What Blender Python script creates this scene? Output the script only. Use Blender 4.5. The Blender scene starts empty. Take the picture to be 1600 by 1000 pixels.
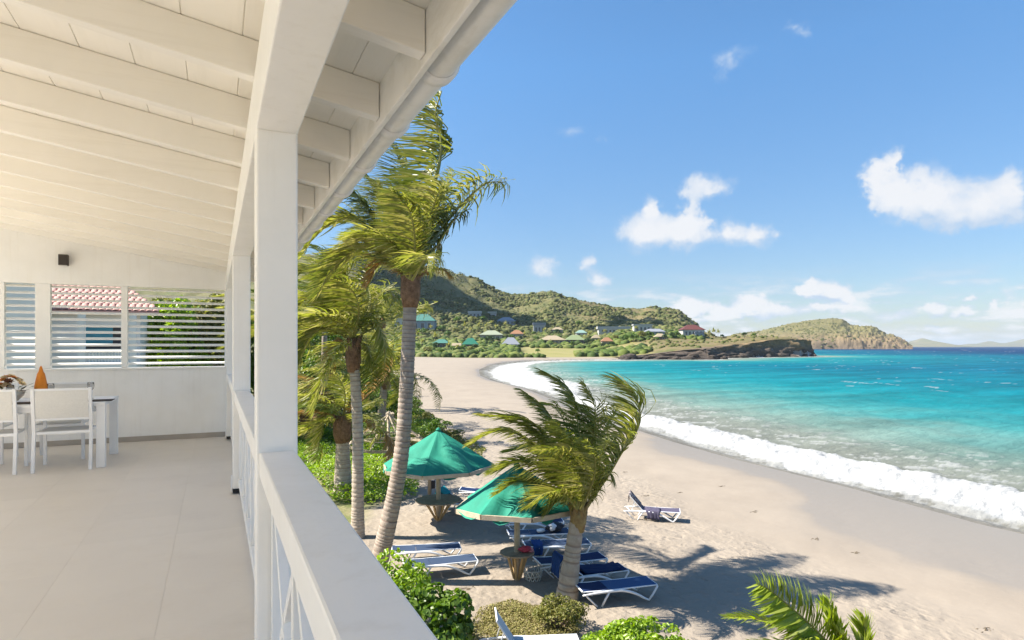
import bpy, math, random
import numpy as np
from mathutils import Vector, Matrix
R = math.radians
scn = bpy.context.scene
COL = scn.collection

# ------------------------------------------------------------------ camera, sky, sun, exposure
YAW = R(25.52)                      # heading of the camera, from the terrace axis (+Y) towards the sea (+X)
CT, ST = math.cos(YAW), math.sin(YAW)
ZC = 7.7                            # eye height over the sea; sand 1.5, terrace floor 6.3
ZS, ZF = 1.5, 6.3
FPX = 970.0
cam_d = bpy.data.cameras.new('camera')
cam = bpy.data.objects.new('camera', cam_d); COL.objects.link(cam)
cam.location = (0, 0, ZC)
cam.rotation_euler = (R(90), 0, -YAW)
cam_d.sensor_width = 36
cam_d.lens = 36 * FPX / 1600
cam_d.shift_y = 41 / 1600
cam_d.clip_start = 0.05
cam_d.clip_end = 60000
scn.camera = cam

SUN_EL = R(47.5)
SUN_DIR = Vector((-CT * math.cos(SUN_EL), ST * math.cos(SUN_EL), math.sin(SUN_EL)))
sun_d = bpy.data.lights.new('sun', 'SUN')
sun_d.energy = 2.75; sun_d.angle = R(0.5); sun_d.color = (1, .93, .81)
sun = bpy.data.objects.new('sun', sun_d); COL.objects.link(sun)
sun.rotation_euler = (-SUN_DIR).to_track_quat('-Z', 'Y').to_euler()

scn.view_settings.view_transform = 'Standard'
scn.view_settings.look = 'None'
scn.view_settings.gamma = 1
scn.view_settings.use_curve_mapping = False
scn.view_settings.exposure = 2.22
scn.cycles.max_bounces = 12
scn.cycles.diffuse_bounces = 9
scn.cycles.glossy_bounces = 3
scn.cycles.transmission_bounces = 4
scn.cycles.caustics_reflective = False
scn.cycles.caustics_refractive = False
scn.cycles.use_denoising = True

world = bpy.data.worlds.new('World'); scn.world = world
world.use_nodes = True

def px_az(px): return math.atan((px - 800) / FPX)
def px_el(px, py): return math.atan((541 - py) / math.hypot(FPX, px - 800))

# clouds: (x, y, half width, half height, weight) in photograph pixels, turned into sky directions
CLOUDS = [
 (1010,360,46,30,1.0),(1020,330,16,22,.9),(1065,365,42,26,1.0),(1085,345,22,26,.8),(1100,292,38,20,.75),(1082,312,18,22,.5),
 (1145,365,34,20,.75),(1190,368,26,20,.7),
 (1375,285,22,40,.95),(1390,250,16,20,.8),(1410,305,44,36,1.0),(1465,305,46,44,1.0),(1490,340,36,24,.8),(1545,310,40,36,.85),(1585,295,30,30,.7),(1570,335,44,24,.6),
 (1140,88,34,18,.34),(1130,112,20,22,.3),(1238,40,26,12,.34),(1255,52,14,10,.3),(890,205,24,14,.3),(935,215,9,8,.3),
 (850,418,22,14,.6),(915,412,14,16,.6),(935,438,18,12,.6),
 (1085,478,34,12,.9),(1070,490,26,12,.9),(1130,487,24,12,.7),(1175,475,30,16,1.0),(1190,487,40,10,.8),(1290,455,34,15,1.0),(1265,450,14,14,.9),(1320,468,22,8,.7),
 (1210,490,60,10,.6),(1300,484,40,9,.75),(1520,466,12,5,.9),(1505,484,18,8,.9),(1458,480,20,9,.8),(1556,478,9,12,.8),(1570,452,30,10,.35),(1465,510,26,6,.7),(1390,490,60,10,.5),(1600,470,30,12,.5),
]
def build_world():
    nt = world.node_tree; N = nt.nodes; L = nt.links
    N.clear()
    def nd(t, **k):
        n = N.new(t)
        for a, b in k.items(): setattr(n, a, b)
        return n
    def math_(op, a, b=None, clamp=False):
        n = nd('ShaderNodeMath', operation=op); n.use_clamp = clamp
        for i, v in enumerate((a, b)):
            if v is None: continue
            if isinstance(v, (int, float)): n.inputs[i].default_value = v
            else: L.new(v, n.inputs[i])
        return n.outputs[0]
    sky = nd('ShaderNodeTexSky', sky_type='NISHITA')
    sky.sun_disc = False
    sky.sun_elevation = SUN_EL
    sky.sun_rotation = math.atan2(SUN_DIR.x, SUN_DIR.y)
    sky.altitude = 0; sky.air_density = 1.0; sky.dust_density = 0.35; sky.ozone_density = 2.5
    tc = nd('ShaderNodeTexCoord')
    sep = nd('ShaderNodeSeparateXYZ'); L.new(tc.outputs['Generated'], sep.inputs[0])
    x, y, z = sep.outputs
    # heading measured from the camera's own heading; elevation
    rx = math_('SUBTRACT', math_('MULTIPLY', x, CT), math_('MULTIPLY', y, ST))
    fy = math_('ADD', math_('MULTIPLY', x, ST), math_('MULTIPLY', y, CT))
    az = math_('ARCTAN2', rx, fy)
    el = math_('ARCSINE', z)
    n1 = nd('ShaderNodeTexNoise'); n1.inputs['Scale'].default_value = 22; n1.inputs['Detail'].default_value = 6; n1.inputs['Roughness'].default_value = .58
    L.new(tc.outputs['Generated'], n1.inputs['Vector'])
    n2 = nd('ShaderNodeTexNoise'); n2.inputs['Scale'].default_value = 60; n2.inputs['Detail'].default_value = 5; n2.inputs['Roughness'].default_value = .6
    L.new(tc.outputs['Generated'], n2.inputs['Vector'])
    # the noise shifts the cloud outlines
    sp1 = nd('ShaderNodeSeparateColor'); L.new(n1.outputs['Color'], sp1.inputs[0])
    sp2 = nd('ShaderNodeSeparateColor'); L.new(n2.outputs['Color'], sp2.inputs[0])
    daz = math_('ADD', math_('MULTIPLY', math_('SUBTRACT', sp1.outputs[0], .5), .06), math_('MULTIPLY', math_('SUBTRACT', sp2.outputs[0], .5), .034))
    delv = math_('ADD', math_('MULTIPLY', math_('SUBTRACT', sp1.outputs[1], .5), .035), math_('MULTIPLY', math_('SUBTRACT', sp2.outputs[1], .5), .018))
    cv = nd('ShaderNodeCombineXYZ')
    L.new(math_('ADD', az, daz), cv.inputs[0]); L.new(math_('ADD', el, delv), cv.inputs[1])
    total = None; shade = None
    for (px, py, hw, hh, wt) in CLOUDS:
        if py > 400: wt *= 1.5; hw *= 1.15; hh *= 1.15
        elif wt > .45: wt *= 1.35; hw *= 1.08; hh *= 1.08
        else: wt *= 1.25
        ca, ce = px_az(px), px_el(px, py)
        wa = abs(px_az(px + hw) - px_az(px - hw)) / 2 * 1.3
        we = abs(px_el(px, py - hh) - px_el(px, py + hh)) / 2 * 1.3
        m = nd('ShaderNodeVectorMath', operation='MULTIPLY_ADD')
        L.new(cv.outputs[0], m.inputs[0])
        m.inputs[1].default_value = (1 / wa, 1 / we, 0)
        m.inputs[2].default_value = (-ca / wa, -ce / we, 0)
        ln = nd('ShaderNodeVectorMath', operation='LENGTH'); L.new(m.outputs[0], ln.inputs[0])
        v = math_('MULTIPLY', math_('SUBTRACT', 1.0, ln.outputs['Value'], True), wt)
        if total is None: total = v
        else: total = math_('MAXIMUM', total, v) if False else math_('ADD', total, math_('MULTIPLY', v, math_('SUBTRACT', 1.2, total, True)))
    # scattered fair-weather clouds low over the whole horizon
    mp = nd('ShaderNodeCombineXYZ')
    L.new(math_('MULTIPLY', az, 5.0), mp.inputs[0]); L.new(math_('MULTIPLY', el, 22.0), mp.inputs[1]); mp.inputs[2].default_value = 3.7
    n3 = nd('ShaderNodeTexNoise'); n3.inputs['Scale'].default_value = 2.6; n3.inputs['Detail'].default_value = 6; n3.inputs['Roughness'].default_value = .6
    L.new(mp.outputs[0], n3.inputs['Vector'])
    low = nd('ShaderNodeMapRange'); low.inputs[1].default_value = .45; low.inputs[2].default_value = .62; low.inputs[3].default_value = 0; low.inputs[4].default_value = .95
    L.new(n3.outputs['Fac'], low.inputs[0])
    bandn = nd('ShaderNodeMapRange'); bandn.inputs[1].default_value = .055; bandn.inputs[2].default_value = .12; bandn.inputs[3].default_value = 1; bandn.inputs[4].default_value = 0
    L.new(el, bandn.inputs[0])
    lowc = math_('MULTIPLY', low.outputs[0], bandn.outputs[0])
    dens = nd('ShaderNodeMapRange'); dens.interpolation_type = 'SMOOTHSTEP'
    dens.inputs[1].default_value = .06; dens.inputs[2].default_value = .80; dens.inputs[4].default_value = .95
    L.new(math_('ADD', total, math_('MULTIPLY', math_('SUBTRACT', sp2.outputs[2], .5), math_('MULTIPLY', total, 1.7))), dens.inputs[0])
    densall = math_('MAXIMUM', dens.outputs[0], lowc)
    # cloud tone: grey-violet where thin or low, white where thick
    ccol = nd('ShaderNodeMix', data_type='RGBA')
    ccol.inputs[6].default_value = (2.2, 2.7, 3.35, 1); ccol.inputs[7].default_value = (3.5, 3.55, 3.65, 1)
    shade = None                                  # flat grey bases of the larger clouds
    for (px, py, hw, hh) in ((1480, 352, 120, 26), (1560, 350, 60, 30), (1040, 388, 80, 16), (1160, 385, 70, 16), (1300, 470, 60, 14), (1180, 494, 60, 10), (1090, 498, 50, 9), (1110, 308, 40, 10)):
        ca, ce = px_az(px), px_el(px, py); wa = abs(px_az(px + hw) - px_az(px - hw)) / 2; we = abs(px_el(px, py - hh) - px_el(px, py + hh)) / 2
        m = nd('ShaderNodeVectorMath', operation='MULTIPLY_ADD'); L.new(cv.outputs[0], m.inputs[0]); m.inputs[1].default_value = (1 / wa, 1 / we, 0); m.inputs[2].default_value = (-ca / wa, -ce / we, 0)
        ln = nd('ShaderNodeVectorMath', operation='LENGTH'); L.new(m.outputs[0], ln.inputs[0])
        v = math_('SUBTRACT', 1.0, ln.outputs['Value'], True); shade = v if shade is None else math_('MAXIMUM', shade, v)
    tone = nd('ShaderNodeMapRange'); tone.inputs[1].default_value = .22; tone.inputs[2].default_value = 1.0
    L.new(math_('SUBTRACT', math_('ADD', math_('ADD', total, math_('MULTIPLY', lowc, 1.3)), math_('MULTIPLY', math_('SUBTRACT', sp1.outputs[2], .5), 1.1)), math_('MULTIPLY', shade, .75)), tone.inputs[0])
    L.new(tone.outputs[0], ccol.inputs[0])
    mix = nd('ShaderNodeMix', data_type='RGBA')
    L.new(densall, mix.inputs[0])
    tint = nd('ShaderNodeMix', data_type='RGBA', blend_type='MULTIPLY'); tint.inputs[0].default_value = 1
    tg = nd('ShaderNodeMapRange'); tg.inputs[1].default_value = 0.0; tg.inputs[2].default_value = .42; L.new(el, tg.inputs[0])
    tm = nd('ShaderNodeMix', data_type='RGBA'); tm.inputs[6].default_value = (.44, .43, .455, 1); tm.inputs[7].default_value = (.50, .72, .83, 1)      # clean sea air: deeper blue overhead
    L.new(tg.outputs[0], tm.inputs[0]); L.new(tm.outputs[2], tint.inputs[7])
    L.new(sky.outputs[0], tint.inputs[6])
    L.new(tint.outputs[2], mix.inputs[6]); L.new(ccol.outputs[2], mix.inputs[7])
    bg = nd('ShaderNodeBackground'); bg.inputs['Strength'].default_value = SKY_STRENGTH
    L.new(mix.outputs[2], bg.inputs['Color'])
    out = nd('ShaderNodeOutputWorld'); L.new(bg.outputs[0], out.inputs[0])
SKY_STRENGTH = 0.056
build_world()

# ------------------------------------------------------------------ helpers
rng = np.random.default_rng(7)
random.seed(7)
def W(u, v, z): return Vector((u * CT + v * ST, -u * ST + v * CT, z))           # along / across the view -> world
def P(px, py, z=ZS):                                                            # point on level z seen at a pixel of the photo
    v = FPX * (ZC - z) / (py - 541.0); return W((px - 800) / FPX * v, v, z)
def PV(px, py, v): return W((px - 800) / FPX * v, v, ZC - (py - 541.0) / FPX * v)
def depth_at(py, z=ZS): return FPX * (ZC - z) / (py - 541.0)
def Xat(px, Y): return Y * math.tan(math.atan((px - 800) / FPX) + YAW)
WINDV = W(-1, -.12, 0)

WL = {}
def tag(o, label=None, cat=None, group=None, kind=None):
    if label: o['label'] = label
    if cat: o['category'] = cat
    if group: o['group'] = group
    if kind: o['kind'] = kind
    return o
def thing(name, label, cat, loc=(0, 0, 0), group=None):
    o = bpy.data.objects.new(name, None); COL.objects.link(o)
    o.empty_display_size = .2
    o.location = loc; WL[o.name] = Vector(loc)
    return tag(o, label, cat, group)
def setting(name):
    o = bpy.data.objects.new(name, None); COL.objects.link(o); o['kind'] = 'structure'; WL[o.name] = Vector((0, 0, 0)); return o
def link(name, me, parent=None):
    o = bpy.data.objects.new(name, me); COL.objects.link(o)
    if parent is not None: o.parent = parent
    return o
def kids(o): return [c for c in o.children]
def copy_tree(o, parent=None):
    c = o.copy(); COL.objects.link(c)
    if parent is not None: c.parent = parent; c.matrix_parent_inverse = o.matrix_parent_inverse.copy()
    for ch in kids(o): copy_tree(ch, c)
    return c

class MB:
    def __init__(s): s.v = []; s.f = []; s.a = []
    def quadbox(s, M, sx, sy, sz):
        b = len(s.v)
        for dx in (-.5, .5):
            for dy in (-.5, .5):
                for dz in (-.5, .5): s.v.append(M @ Vector((dx * sx, dy * sy, dz * sz)))
        for q in ((0,1,3,2),(4,6,7,5),(0,4,5,1),(2,3,7,6),(0,2,6,4),(1,5,7,3)): s.f.append(tuple(b + i for i in q))
        return s
    def box(s, x0, x1, y0, y1, z0, z1):
        return s.quadbox(Matrix.Translation(((x0+x1)/2, (y0+y1)/2, (z0+z1)/2)), x1-x0, y1-y0, z1-z0)
    def bar(s, p, q, w, h, up=(0, 0, 1)):
        p, q = Vector(p), Vector(q); d = q - p; L = d.length; d.normalize()
        upv = Vector(up)
        if abs(d.dot(upv)) > .98: upv = Vector((0, 1, 0))
        x = d.cross(upv).normalized(); z = x.cross(d).normalized()
        M = Matrix((x, d, z)).transposed().to_4x4(); M.translation = (p + q) / 2
        return s.quadbox(M, w, L, h)
    def tube(s, pts, rad, n=8, cap=True, vals=None):
        pts = [Vector(p) for p in pts]; m = len(pts)
        if not hasattr(rad, '__len__'): rad = [rad] * m
        b = len(s.v); ref = None
        for i, p in enumerate(pts):
            t = (pts[min(i+1, m-1)] - pts[max(i-1, 0)]).normalized()
            if ref is None:
                ref = t.orthogonal().normalized()
            ref = (ref - t * ref.dot(t)).normalized()
            bi = t.cross(ref)
            for k in range(n):
                a = 2 * math.pi * k / n
                s.v.append(p + (ref * math.cos(a) + bi * math.sin(a)) * rad[i])
        for i in range(m - 1):
            for k in range(n):
                k2 = (k + 1) % n
                s.f.append((b+i*n+k, b+i*n+k2, b+(i+1)*n+k2, b+(i+1)*n+k))
        if cap:
            s.f.append(tuple(b + k for k in range(n))[::-1]); s.f.append(tuple(b + (m-1)*n + k for k in range(n)))
        return s
    def lathe(s, prof, n=16, c=(0, 0, 0)):
        b = len(s.v); c = Vector(c)
        for (r, z) in prof:
            for k in range(n):
                a = 2 * math.pi * k / n; s.v.append(c + Vector((r * math.cos(a), r * math.sin(a), z)))
        for i in range(len(prof) - 1):
            for k in range(n):
                k2 = (k + 1) % n; s.f.append((b+i*n+k, b+i*n+k2, b+(i+1)*n+k2, b+(i+1)*n+k))
        s.f.append(tuple(b + k for k in range(n))[::-1]); s.f.append(tuple(b + (len(prof)-1)*n + k for k in range(n)))
        return s
    def face(s, *pts):
        b = len(s.v); s.v += [Vector(p) for p in pts]; s.f.append(tuple(range(b, b + len(pts)))); return s
    def prism(s, poly, z0, z1):
        b = len(s.v); n = len(poly)
        s.v += [Vector((x, y, z0)) for x, y in poly] + [Vector((x, y, z1)) for x, y in poly]
        s.f.append(tuple(range(b, b + n))[::-1]); s.f.append(tuple(range(b + n, b + 2*n)))
        for i in range(n): s.f.append((b+i, b+(i+1) % n, b+n+(i+1) % n, b+n+i))
        return s
    def build(s, name, mat, parent=None, smooth=False, bevel=0, local=False, off=None):
        o_ = Vector((0, 0, 0))
        if parent is not None and not local: o_ = WL.get(parent.name, o_)
        if off is not None: o_ = Vector(off)
        me = bpy.data.meshes.new(name)
        me.from_pydata([tuple(v - o_) for v in s.v], [], s.f)
        me.materials.append(mat)
        if smooth: me.shade_smooth()
        o = link(name, me, parent)
        if parent is not None: WL[o.name] = WL.get(parent.name, Vector((0, 0, 0)))
        if off is not None: o.location = off
        if bevel:
            bv = o.modifiers.new('bevel', 'BEVEL'); bv.width = bevel; bv.segments = 2; bv.limit_method = 'ANGLE'
        return o

def np_mesh(name, v, q, mat, parent=None, smooth=False, attrs=None, tri=False):
    v = np.asarray(v, np.float32).reshape(-1, 3); q = np.asarray(q, np.int32)
    if parent is not None: v = v - np.array(WL.get(parent.name, Vector((0, 0, 0))), np.float32)
    k = q.shape[1]
    me = bpy.data.meshes.new(name)
    me.vertices.add(len(v)); me.vertices.foreach_set('co', v.ravel())
    me.loops.add(q.size); me.loops.foreach_set('vertex_index', q.ravel())
    me.polygons.add(len(q)); me.polygons.foreach_set('loop_start', np.arange(0, q.size, k, dtype=np.int32))
    if smooth: me.polygons.foreach_set('use_smooth', np.ones(len(q), bool))
    me.update(calc_edges=True)
    for an, av in (attrs or {}).items():
        at = me.attributes.new(an, 'FLOAT', 'POINT'); at.data.foreach_set('value', np.asarray(av, np.float32).ravel())
    me.materials.append(mat)
    o = link(name, me, parent)
    if parent is not None: WL[o.name] = WL.get(parent.name, Vector((0, 0, 0)))
    return o

# value noise
_perm = np.random.default_rng(3).random((256, 256))
def vnoise(x, y):
    xi = np.floor(x).astype(int); yi = np.floor(y).astype(int); fx = x - xi; fy = y - yi
    fx = fx*fx*(3-2*fx); fy = fy*fy*(3-2*fy)
    a = _perm[xi & 255, yi & 255]; b = _perm[(xi+1) & 255, yi & 255]; c = _perm[xi & 255, (yi+1) & 255]; d = _perm[(xi+1) & 255, (yi+1) & 255]
    return (a*(1-fx)+b*fx)*(1-fy)+(c*(1-fx)+d*fx)*fy
def fbm(x, y, oct=5, gain=.5):
    s = 0; amp = 1; t = 0
    for i in range(oct): s = s + vnoise(x * 2**i + 17.3*i, y * 2**i + 5.1*i) * amp; t += amp; amp *= gain
    return s / t
def catmull(ctrl, n):
    c = [np.array(p, float) for p in ctrl]; c = [2*c[0]-c[1]] + c + [2*c[-1]-c[-2]]
    out = []; seg = len(c) - 3
    for t in np.linspace(0, seg - 1e-6, n):
        i = int(t); f = t - i; p0, p1, p2, p3 = c[i:i+4]
        out.append(.5*((2*p1)+(-p0+p2)*f+(2*p0-5*p1+4*p2-p3)*f*f+(-p0+3*p1-3*p2+p3)*f**3))
    return np.array(out)
def norm(a): return a / np.maximum(np.linalg.norm(a, axis=-1, keepdims=True), 1e-9)

# ------------------------------------------------------------------ materials
def new_mat(name):
    m = bpy.data.materials.new(name); m.use_nodes = True
    nt = m.node_tree; return m, nt, nt.nodes, nt.links, nt.nodes['Principled BSDF']
def rgba(c): return (c[0], c[1], c[2], 1)
def mat(name, c1, c2=None, rough=.6, scale=4, bump=0, bscale=40, spec=.3, detail=5, rnd=0, contrast=(.3, .7), bdist=.01, stretch=None, world_co=False):
    m, nt, N, L, b = new_mat(name)
    b.inputs['Roughness'].default_value = rough; b.inputs['Specular IOR Level'].default_value = spec
    if c2 is None: c2 = tuple(x * .85 for x in c1)
    tc = N.new('ShaderNodeTexCoord'); src = tc.outputs['Object']
    if world_co:
        g = N.new('ShaderNodeNewGeometry'); src = g.outputs['Position']
    if stretch:
        mp = N.new('ShaderNodeMapping'); mp.inputs['Scale'].default_value = stretch; L.new(src, mp.inputs[0]); src = mp.outputs[0]
    no = N.new('ShaderNodeTexNoise'); no.inputs['Scale'].default_value = scale; no.inputs['Detail'].default_value = detail; no.inputs['Roughness'].default_value = .6
    L.new(src, no.inputs['Vector'])
    mr = N.new('ShaderNodeMapRange'); mr.inputs[1].default_value, mr.inputs[2].default_value = contrast; L.new(no.outputs['Fac'], mr.inputs[0])
    mx = N.new('ShaderNodeMix'); mx.data_type = 'RGBA'; mx.inputs[6].default_value = rgba(c1); mx.inputs[7].default_value = rgba(c2)
    L.new(mr.outputs[0], mx.inputs[0]); out = mx.outputs[2]
    if rnd:
        oi = N.new('ShaderNodeObjectInfo'); hs = N.new('ShaderNodeHueSaturation')
        r2 = N.new('ShaderNodeMapRange'); r2.inputs[3].default_value = 1-rnd; r2.inputs[4].default_value = 1+rnd
        L.new(oi.outputs['Random'], r2.inputs[0]); L.new(r2.outputs[0], hs.inputs['Value']); L.new(out, hs.inputs['Color']); out = hs.outputs[0]
    L.new(out, b.inputs['Base Color'])
    if bump:
        nb = N.new('ShaderNodeTexNoise'); nb.inputs['Scale'].default_value = bscale; nb.inputs['Detail'].default_value = 4; L.new(src, nb.inputs['Vector'])
        bp = N.new('ShaderNodeBump'); bp.inputs['Strength'].default_value = bump; bp.inputs['Distance'].default_value = bdist
        L.new(nb.outputs['Fac'], bp.inputs['Height']); L.new(bp.outputs[0], b.inputs['Normal'])
    return m
def leaf_mat(name, cols, trans=.35, rough=.45, spec=.35):
    m, nt, N, L, b = new_mat(name)
    g = N.new('ShaderNodeNewGeometry'); cr = N.new('ShaderNodeValToRGB')
    e = cr.color_ramp.elements
    while len(e) < len(cols): e.new(.5)
    for i, c in enumerate(cols): e[i].position = i / (len(cols)-1); e[i].color = rgba(c)
    L.new(g.outputs['Random Per Island'], cr.inputs[0])
    L.new(cr.outputs[0], b.inputs['Base Color']); b.inputs['Roughness'].default_value = rough; b.inputs['Specular IOR Level'].default_value = spec
    tr = N.new('ShaderNodeBsdfTranslucent'); hs = N.new('ShaderNodeHueSaturation'); hs.inputs['Value'].default_value = 1.7; hs.inputs['Saturation'].default_value = 1.1
    L.new(cr.outputs[0], hs.inputs['Color']); L.new(hs.outputs[0], tr.inputs[0])
    mx = N.new('ShaderNodeMixShader'); mx.inputs[0].default_value = trans
    L.new(b.outputs[0], mx.inputs[1]); L.new(tr.outputs[0], mx.inputs[2])
    L.new(mx.outputs[0], N['Material Output'].inputs['Surface'])
    return m
WHITE = mat('white_paint', (.89, .88, .855), (.80, .785, .745), rough=.42, scale=1.6, detail=8, contrast=(.42, .85), bump=.12, bscale=26, rnd=.02)
WHITE_WORN = mat('white_gutter_paint', (.80, .79, .76), (.66, .64, .58), rough=.38, scale=5, contrast=(.45, .8), bump=.1, bscale=25)
CREAM = mat('cream_board_paint', (.87, .84, .78), (.83, .80, .73), rough=.5, scale=1.5, rnd=.03, bump=.06, bscale=20)
RAFTER = mat('rafter_paint', (.87, .84, .785), (.83, .80, .735), rough=.48, scale=2, rnd=.03, bump=.1, bscale=14)
TILE = mat('beige_floor', (.72, .665, .59), (.685, .625, .55), rough=.42, scale=1.3, rnd=.03, bump=.05, bscale=60, world_co=True)
GROUT = mat('grout', (.60, .55, .48), rough=.8)
METAL_WHITE = mat('white_metal', (.80, .81, .83), (.76, .77, .79), rough=.35)
SLING_WHITE = mat('white_mesh_fabric', (.72, .71, .68), (.66, .65, .62), rough=.8, scale=60)
def weather(m, sc=(9, 9, .5), amt=.10, tint=(.62, .58, .50)):
    nt = m.node_tree; N, L = nt.nodes, nt.links; b = N['Principled BSDF']; src = b.inputs['Base Color'].links[0].from_socket
    g = N.new('ShaderNodeNewGeometry'); mp = N.new('ShaderNodeMapping'); mp.inputs['Scale'].default_value = sc; L.new(g.outputs['Position'], mp.inputs[0])
    no = N.new('ShaderNodeTexNoise'); no.inputs['Scale'].default_value = 1.6; no.inputs['Detail'].default_value = 9; no.inputs['Roughness'].default_value = .68; L.new(mp.outputs[0], no.inputs['Vector'])
    mr = N.new('ShaderNodeMapRange'); mr.inputs[1].default_value = .52; mr.inputs[2].default_value = .82; mr.inputs[4].default_value = amt*3; L.new(no.outputs['Fac'], mr.inputs[0])
    mx = N.new('ShaderNodeMix'); mx.data_type = 'RGBA'; L.new(mr.outputs[0], mx.inputs[0]); L.new(src, mx.inputs[6]); mx.inputs[7].default_value = rgba(tint); L.new(mx.outputs[2], b.inputs['Base Color'])
weather(WHITE); weather(WHITE_WORN, (5, 1.2, 5), .22, (.50, .45, .36)); weather(RAFTER, (.6, 12, 12), .12); weather(CREAM, (9, .5, 9), .10); weather(TILE, (1.2, 1.2, 1.2), .10, (.50, .43, .35))
BLACK = mat('black_plastic', (.03, .028, .027), rough=.5)
LAMPM = mat('dark_bronze', (.055, .045, .04), rough=.45)
WOOD = mat('driftwood', (.36, .28, .19), (.24, .18, .12), rough=.8, scale=6, stretch=(1, 1, .25), bump=.3, bscale=30)
WOOD_PALE = mat('pale_weathered_timber', (.52, .44, .33), (.36, .29, .21), rough=.85, scale=6, bump=.3, bscale=30)
WOOD_YEL = mat('yellow_pine', (.48, .34, .16), (.36, .24, .11), rough=.75, scale=8, bump=.2)
GREEN_FAB = mat('green_canvas', (.021, .24, .166), (.014, .185, .125), rough=.75, scale=3, bump=.25, bscale=7, bdist=.04, contrast=(.25, .75))
BLUE_SLING = mat('blue_grey_sling', (.050, .074, .125), (.038, .058, .105), spec=.08, rough=.7, scale=30)
BLUE_DARK = mat('navy_sling', (.016, .032, .095), (.011, .023, .07), spec=.08, rough=.75, scale=20)
BLUE_TOWEL = mat('blue_towel', (.014, .06, .21), (.008, .037, .15), rough=.95, scale=12, bump=.4, bscale=90)
TEAL_TOWEL = mat('teal_towel', (.015, .30, .34), (.01, .20, .26), rough=.95, scale=12, bump=.4, bscale=90)
PURPLE = mat('purple_grey_sling', (.095, .085, .135), (.06, .052, .09), rough=.8, scale=14)
CREAMROCK = None
HAZE = 5e-5
# ------------------------------------------------------------------ shoreline and ground
K = ZC / 6.8
SH = [(190, -400), (110, -160), (60, -60), (38, -15), (28, 5), (23, 14), (18.7, 22.7), (17.2, 28.2), (14.6, 35), (12.8, 41.5), (10.6, 52), (7.6, 70), (4.2, 92), (-1, 112), (-4.4, 132), (-6.4, 165), (-5.0, 215), (0, 248),
      (9, 274), (22, 292), (34, 304), (47, 303), (56, 312), (70, 320), (84, 317), (101, 316), (111, 331), (119, 356), (136, 368), (152, 382), (174, 398), (188, 404), (207, 425), (205, 452), (192, 490), (170, 560), (200, 640), (250, 760), (330, 880), (380, 1050), (360, 1300), (200, 1500)]
SH = np.array(SH, float) * K
LANDPOLY = np.vstack([SH, [(-2500, 1900), (-2500, -500)]])
def sdist(u, v):
    """signed distance to the shoreline, positive out to sea"""
    shp = u.shape; u = u.ravel(); v = v.ravel(); best = np.full(u.shape, 1e9)
    for i in range(len(SH) - 1):
        a, b = SH[i], SH[i+1]; ab = b - a; t = np.clip(((u-a[0])*ab[0] + (v-a[1])*ab[1]) / (ab @ ab), 0, 1)
        best = np.minimum(best, np.hypot(u - a[0] - t*ab[0], v - a[1] - t*ab[1]))
    ins = np.zeros(u.shape, bool); n = len(LANDPOLY)
    for i in range(n):
        x1, y1 = LANDPOLY[i]; x2, y2 = LANDPOLY[(i+1) % n]
        if y1 == y2: continue
        c = ((y1 > v) != (y2 > v)) & (u < (x2-x1)*(v-y1)/(y2-y1)+x1); ins ^= c
    return np.where(ins, -best, best).reshape(shp)
def lerp_pts(x, pts):
    p = np.array(pts, float); return np.interp(x, p[:, 0], p[:, 1])
RIDGE = [(-1200, 470), (-400, 450), (200, 412), (470, 398), (600, 402), (680, 423), (740, 440), (800, 458), (835, 457), (862, 455), (885, 464), (920, 470), (960, 477), (1000, 481), (1014, 478), (1040, 481), (1062, 483), (1080, 495), (1095, 510), (1108, 524), (1135, 538), (1200, 541)]
VR, VT = 1020.0, 360.0
def ss(x): x = np.clip(x, 0, 1); return x*x*(3-2*x)
def ground_z(u, v, d=None):
    if d is None: d = sdist(u, v)
    Lm = np.maximum(-d, 0)
    z = ZS * (1 - np.exp(-Lm / 5.5)) / (1 - np.exp(-3))
    z = np.minimum(z, ZS + .003 * Lm) - np.maximum(d, 0) * .12
    z = np.where(v > 160, z + ss((Lm - 30) / 60) * 1.0, z)
    # rocky coast: bluff that grows towards the point
    vp = np.maximum(v, 1)
    cl = ss((u - 62) / 45) * ss((v - 300) / 40)
    top = 3.0 + 9.5 * ss((u - 80) / 140) + fbm(u*.05, v*.05, 3) * 2
    cl = cl * (1 - ss((v - 540) / 240))
    z = z + cl * top * (1 - np.exp(-Lm / 5.0)) + cl * ss(Lm / 120) * 5
    # hill behind the village
    px = 800 + FPX * u / vp
    Rz = (541 - lerp_pts(px, RIDGE)) / FPX * VR + ZC - 8.0
    t = (v - VT) / (VR - VT)
    prof = np.where(t < 1, .20 * np.clip(t, 0, 1)**.9 + .80 * ss(np.clip((t - .12) / .88, 0, 1))**1.15, 1 - (t - 1) * .9)
    hill = np.clip(Rz, 0, None) * np.clip(prof, 0, 1)
    nz = (fbm(u*.012, v*.012, 5) - .5) * 2
    gate = ss((t - .15) / .5)
    hill = hill * (1 + nz * .22 * gate * (1 - .75 * np.clip(1 - np.abs(t-1)*5, 0, 1))) + gate * (fbm(u*.08, v*.08, 4) - .5) * 7
    z = np.where((v > VT) & (d < 0), z + np.clip(hill, 0, None) * ss(Lm / 25), z)
    # slight unevenness of the sand
    z = z + np.where(v < 300, (fbm(u*.35, v*.35, 4) - .5) * .16 * ss((Lm - 6) / 5), 0)
    return z
def GZ(u, v): return float(ground_z(np.array([float(u)]), np.array([float(v)]))[0])
def uv_of(p): return (p.x * CT - p.y * ST, p.x * ST + p.y * CT)
def ground_pt(px, py):
    """world point where the sight line through a pixel meets the ground"""
    z = ZS
    for _ in range(12):
        v = FPX * (ZC - z) / (py - 541.0); z = GZ((px - 800) / FPX * v, v)
    return W((px - 800) / FPX * v, v, z)

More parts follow.
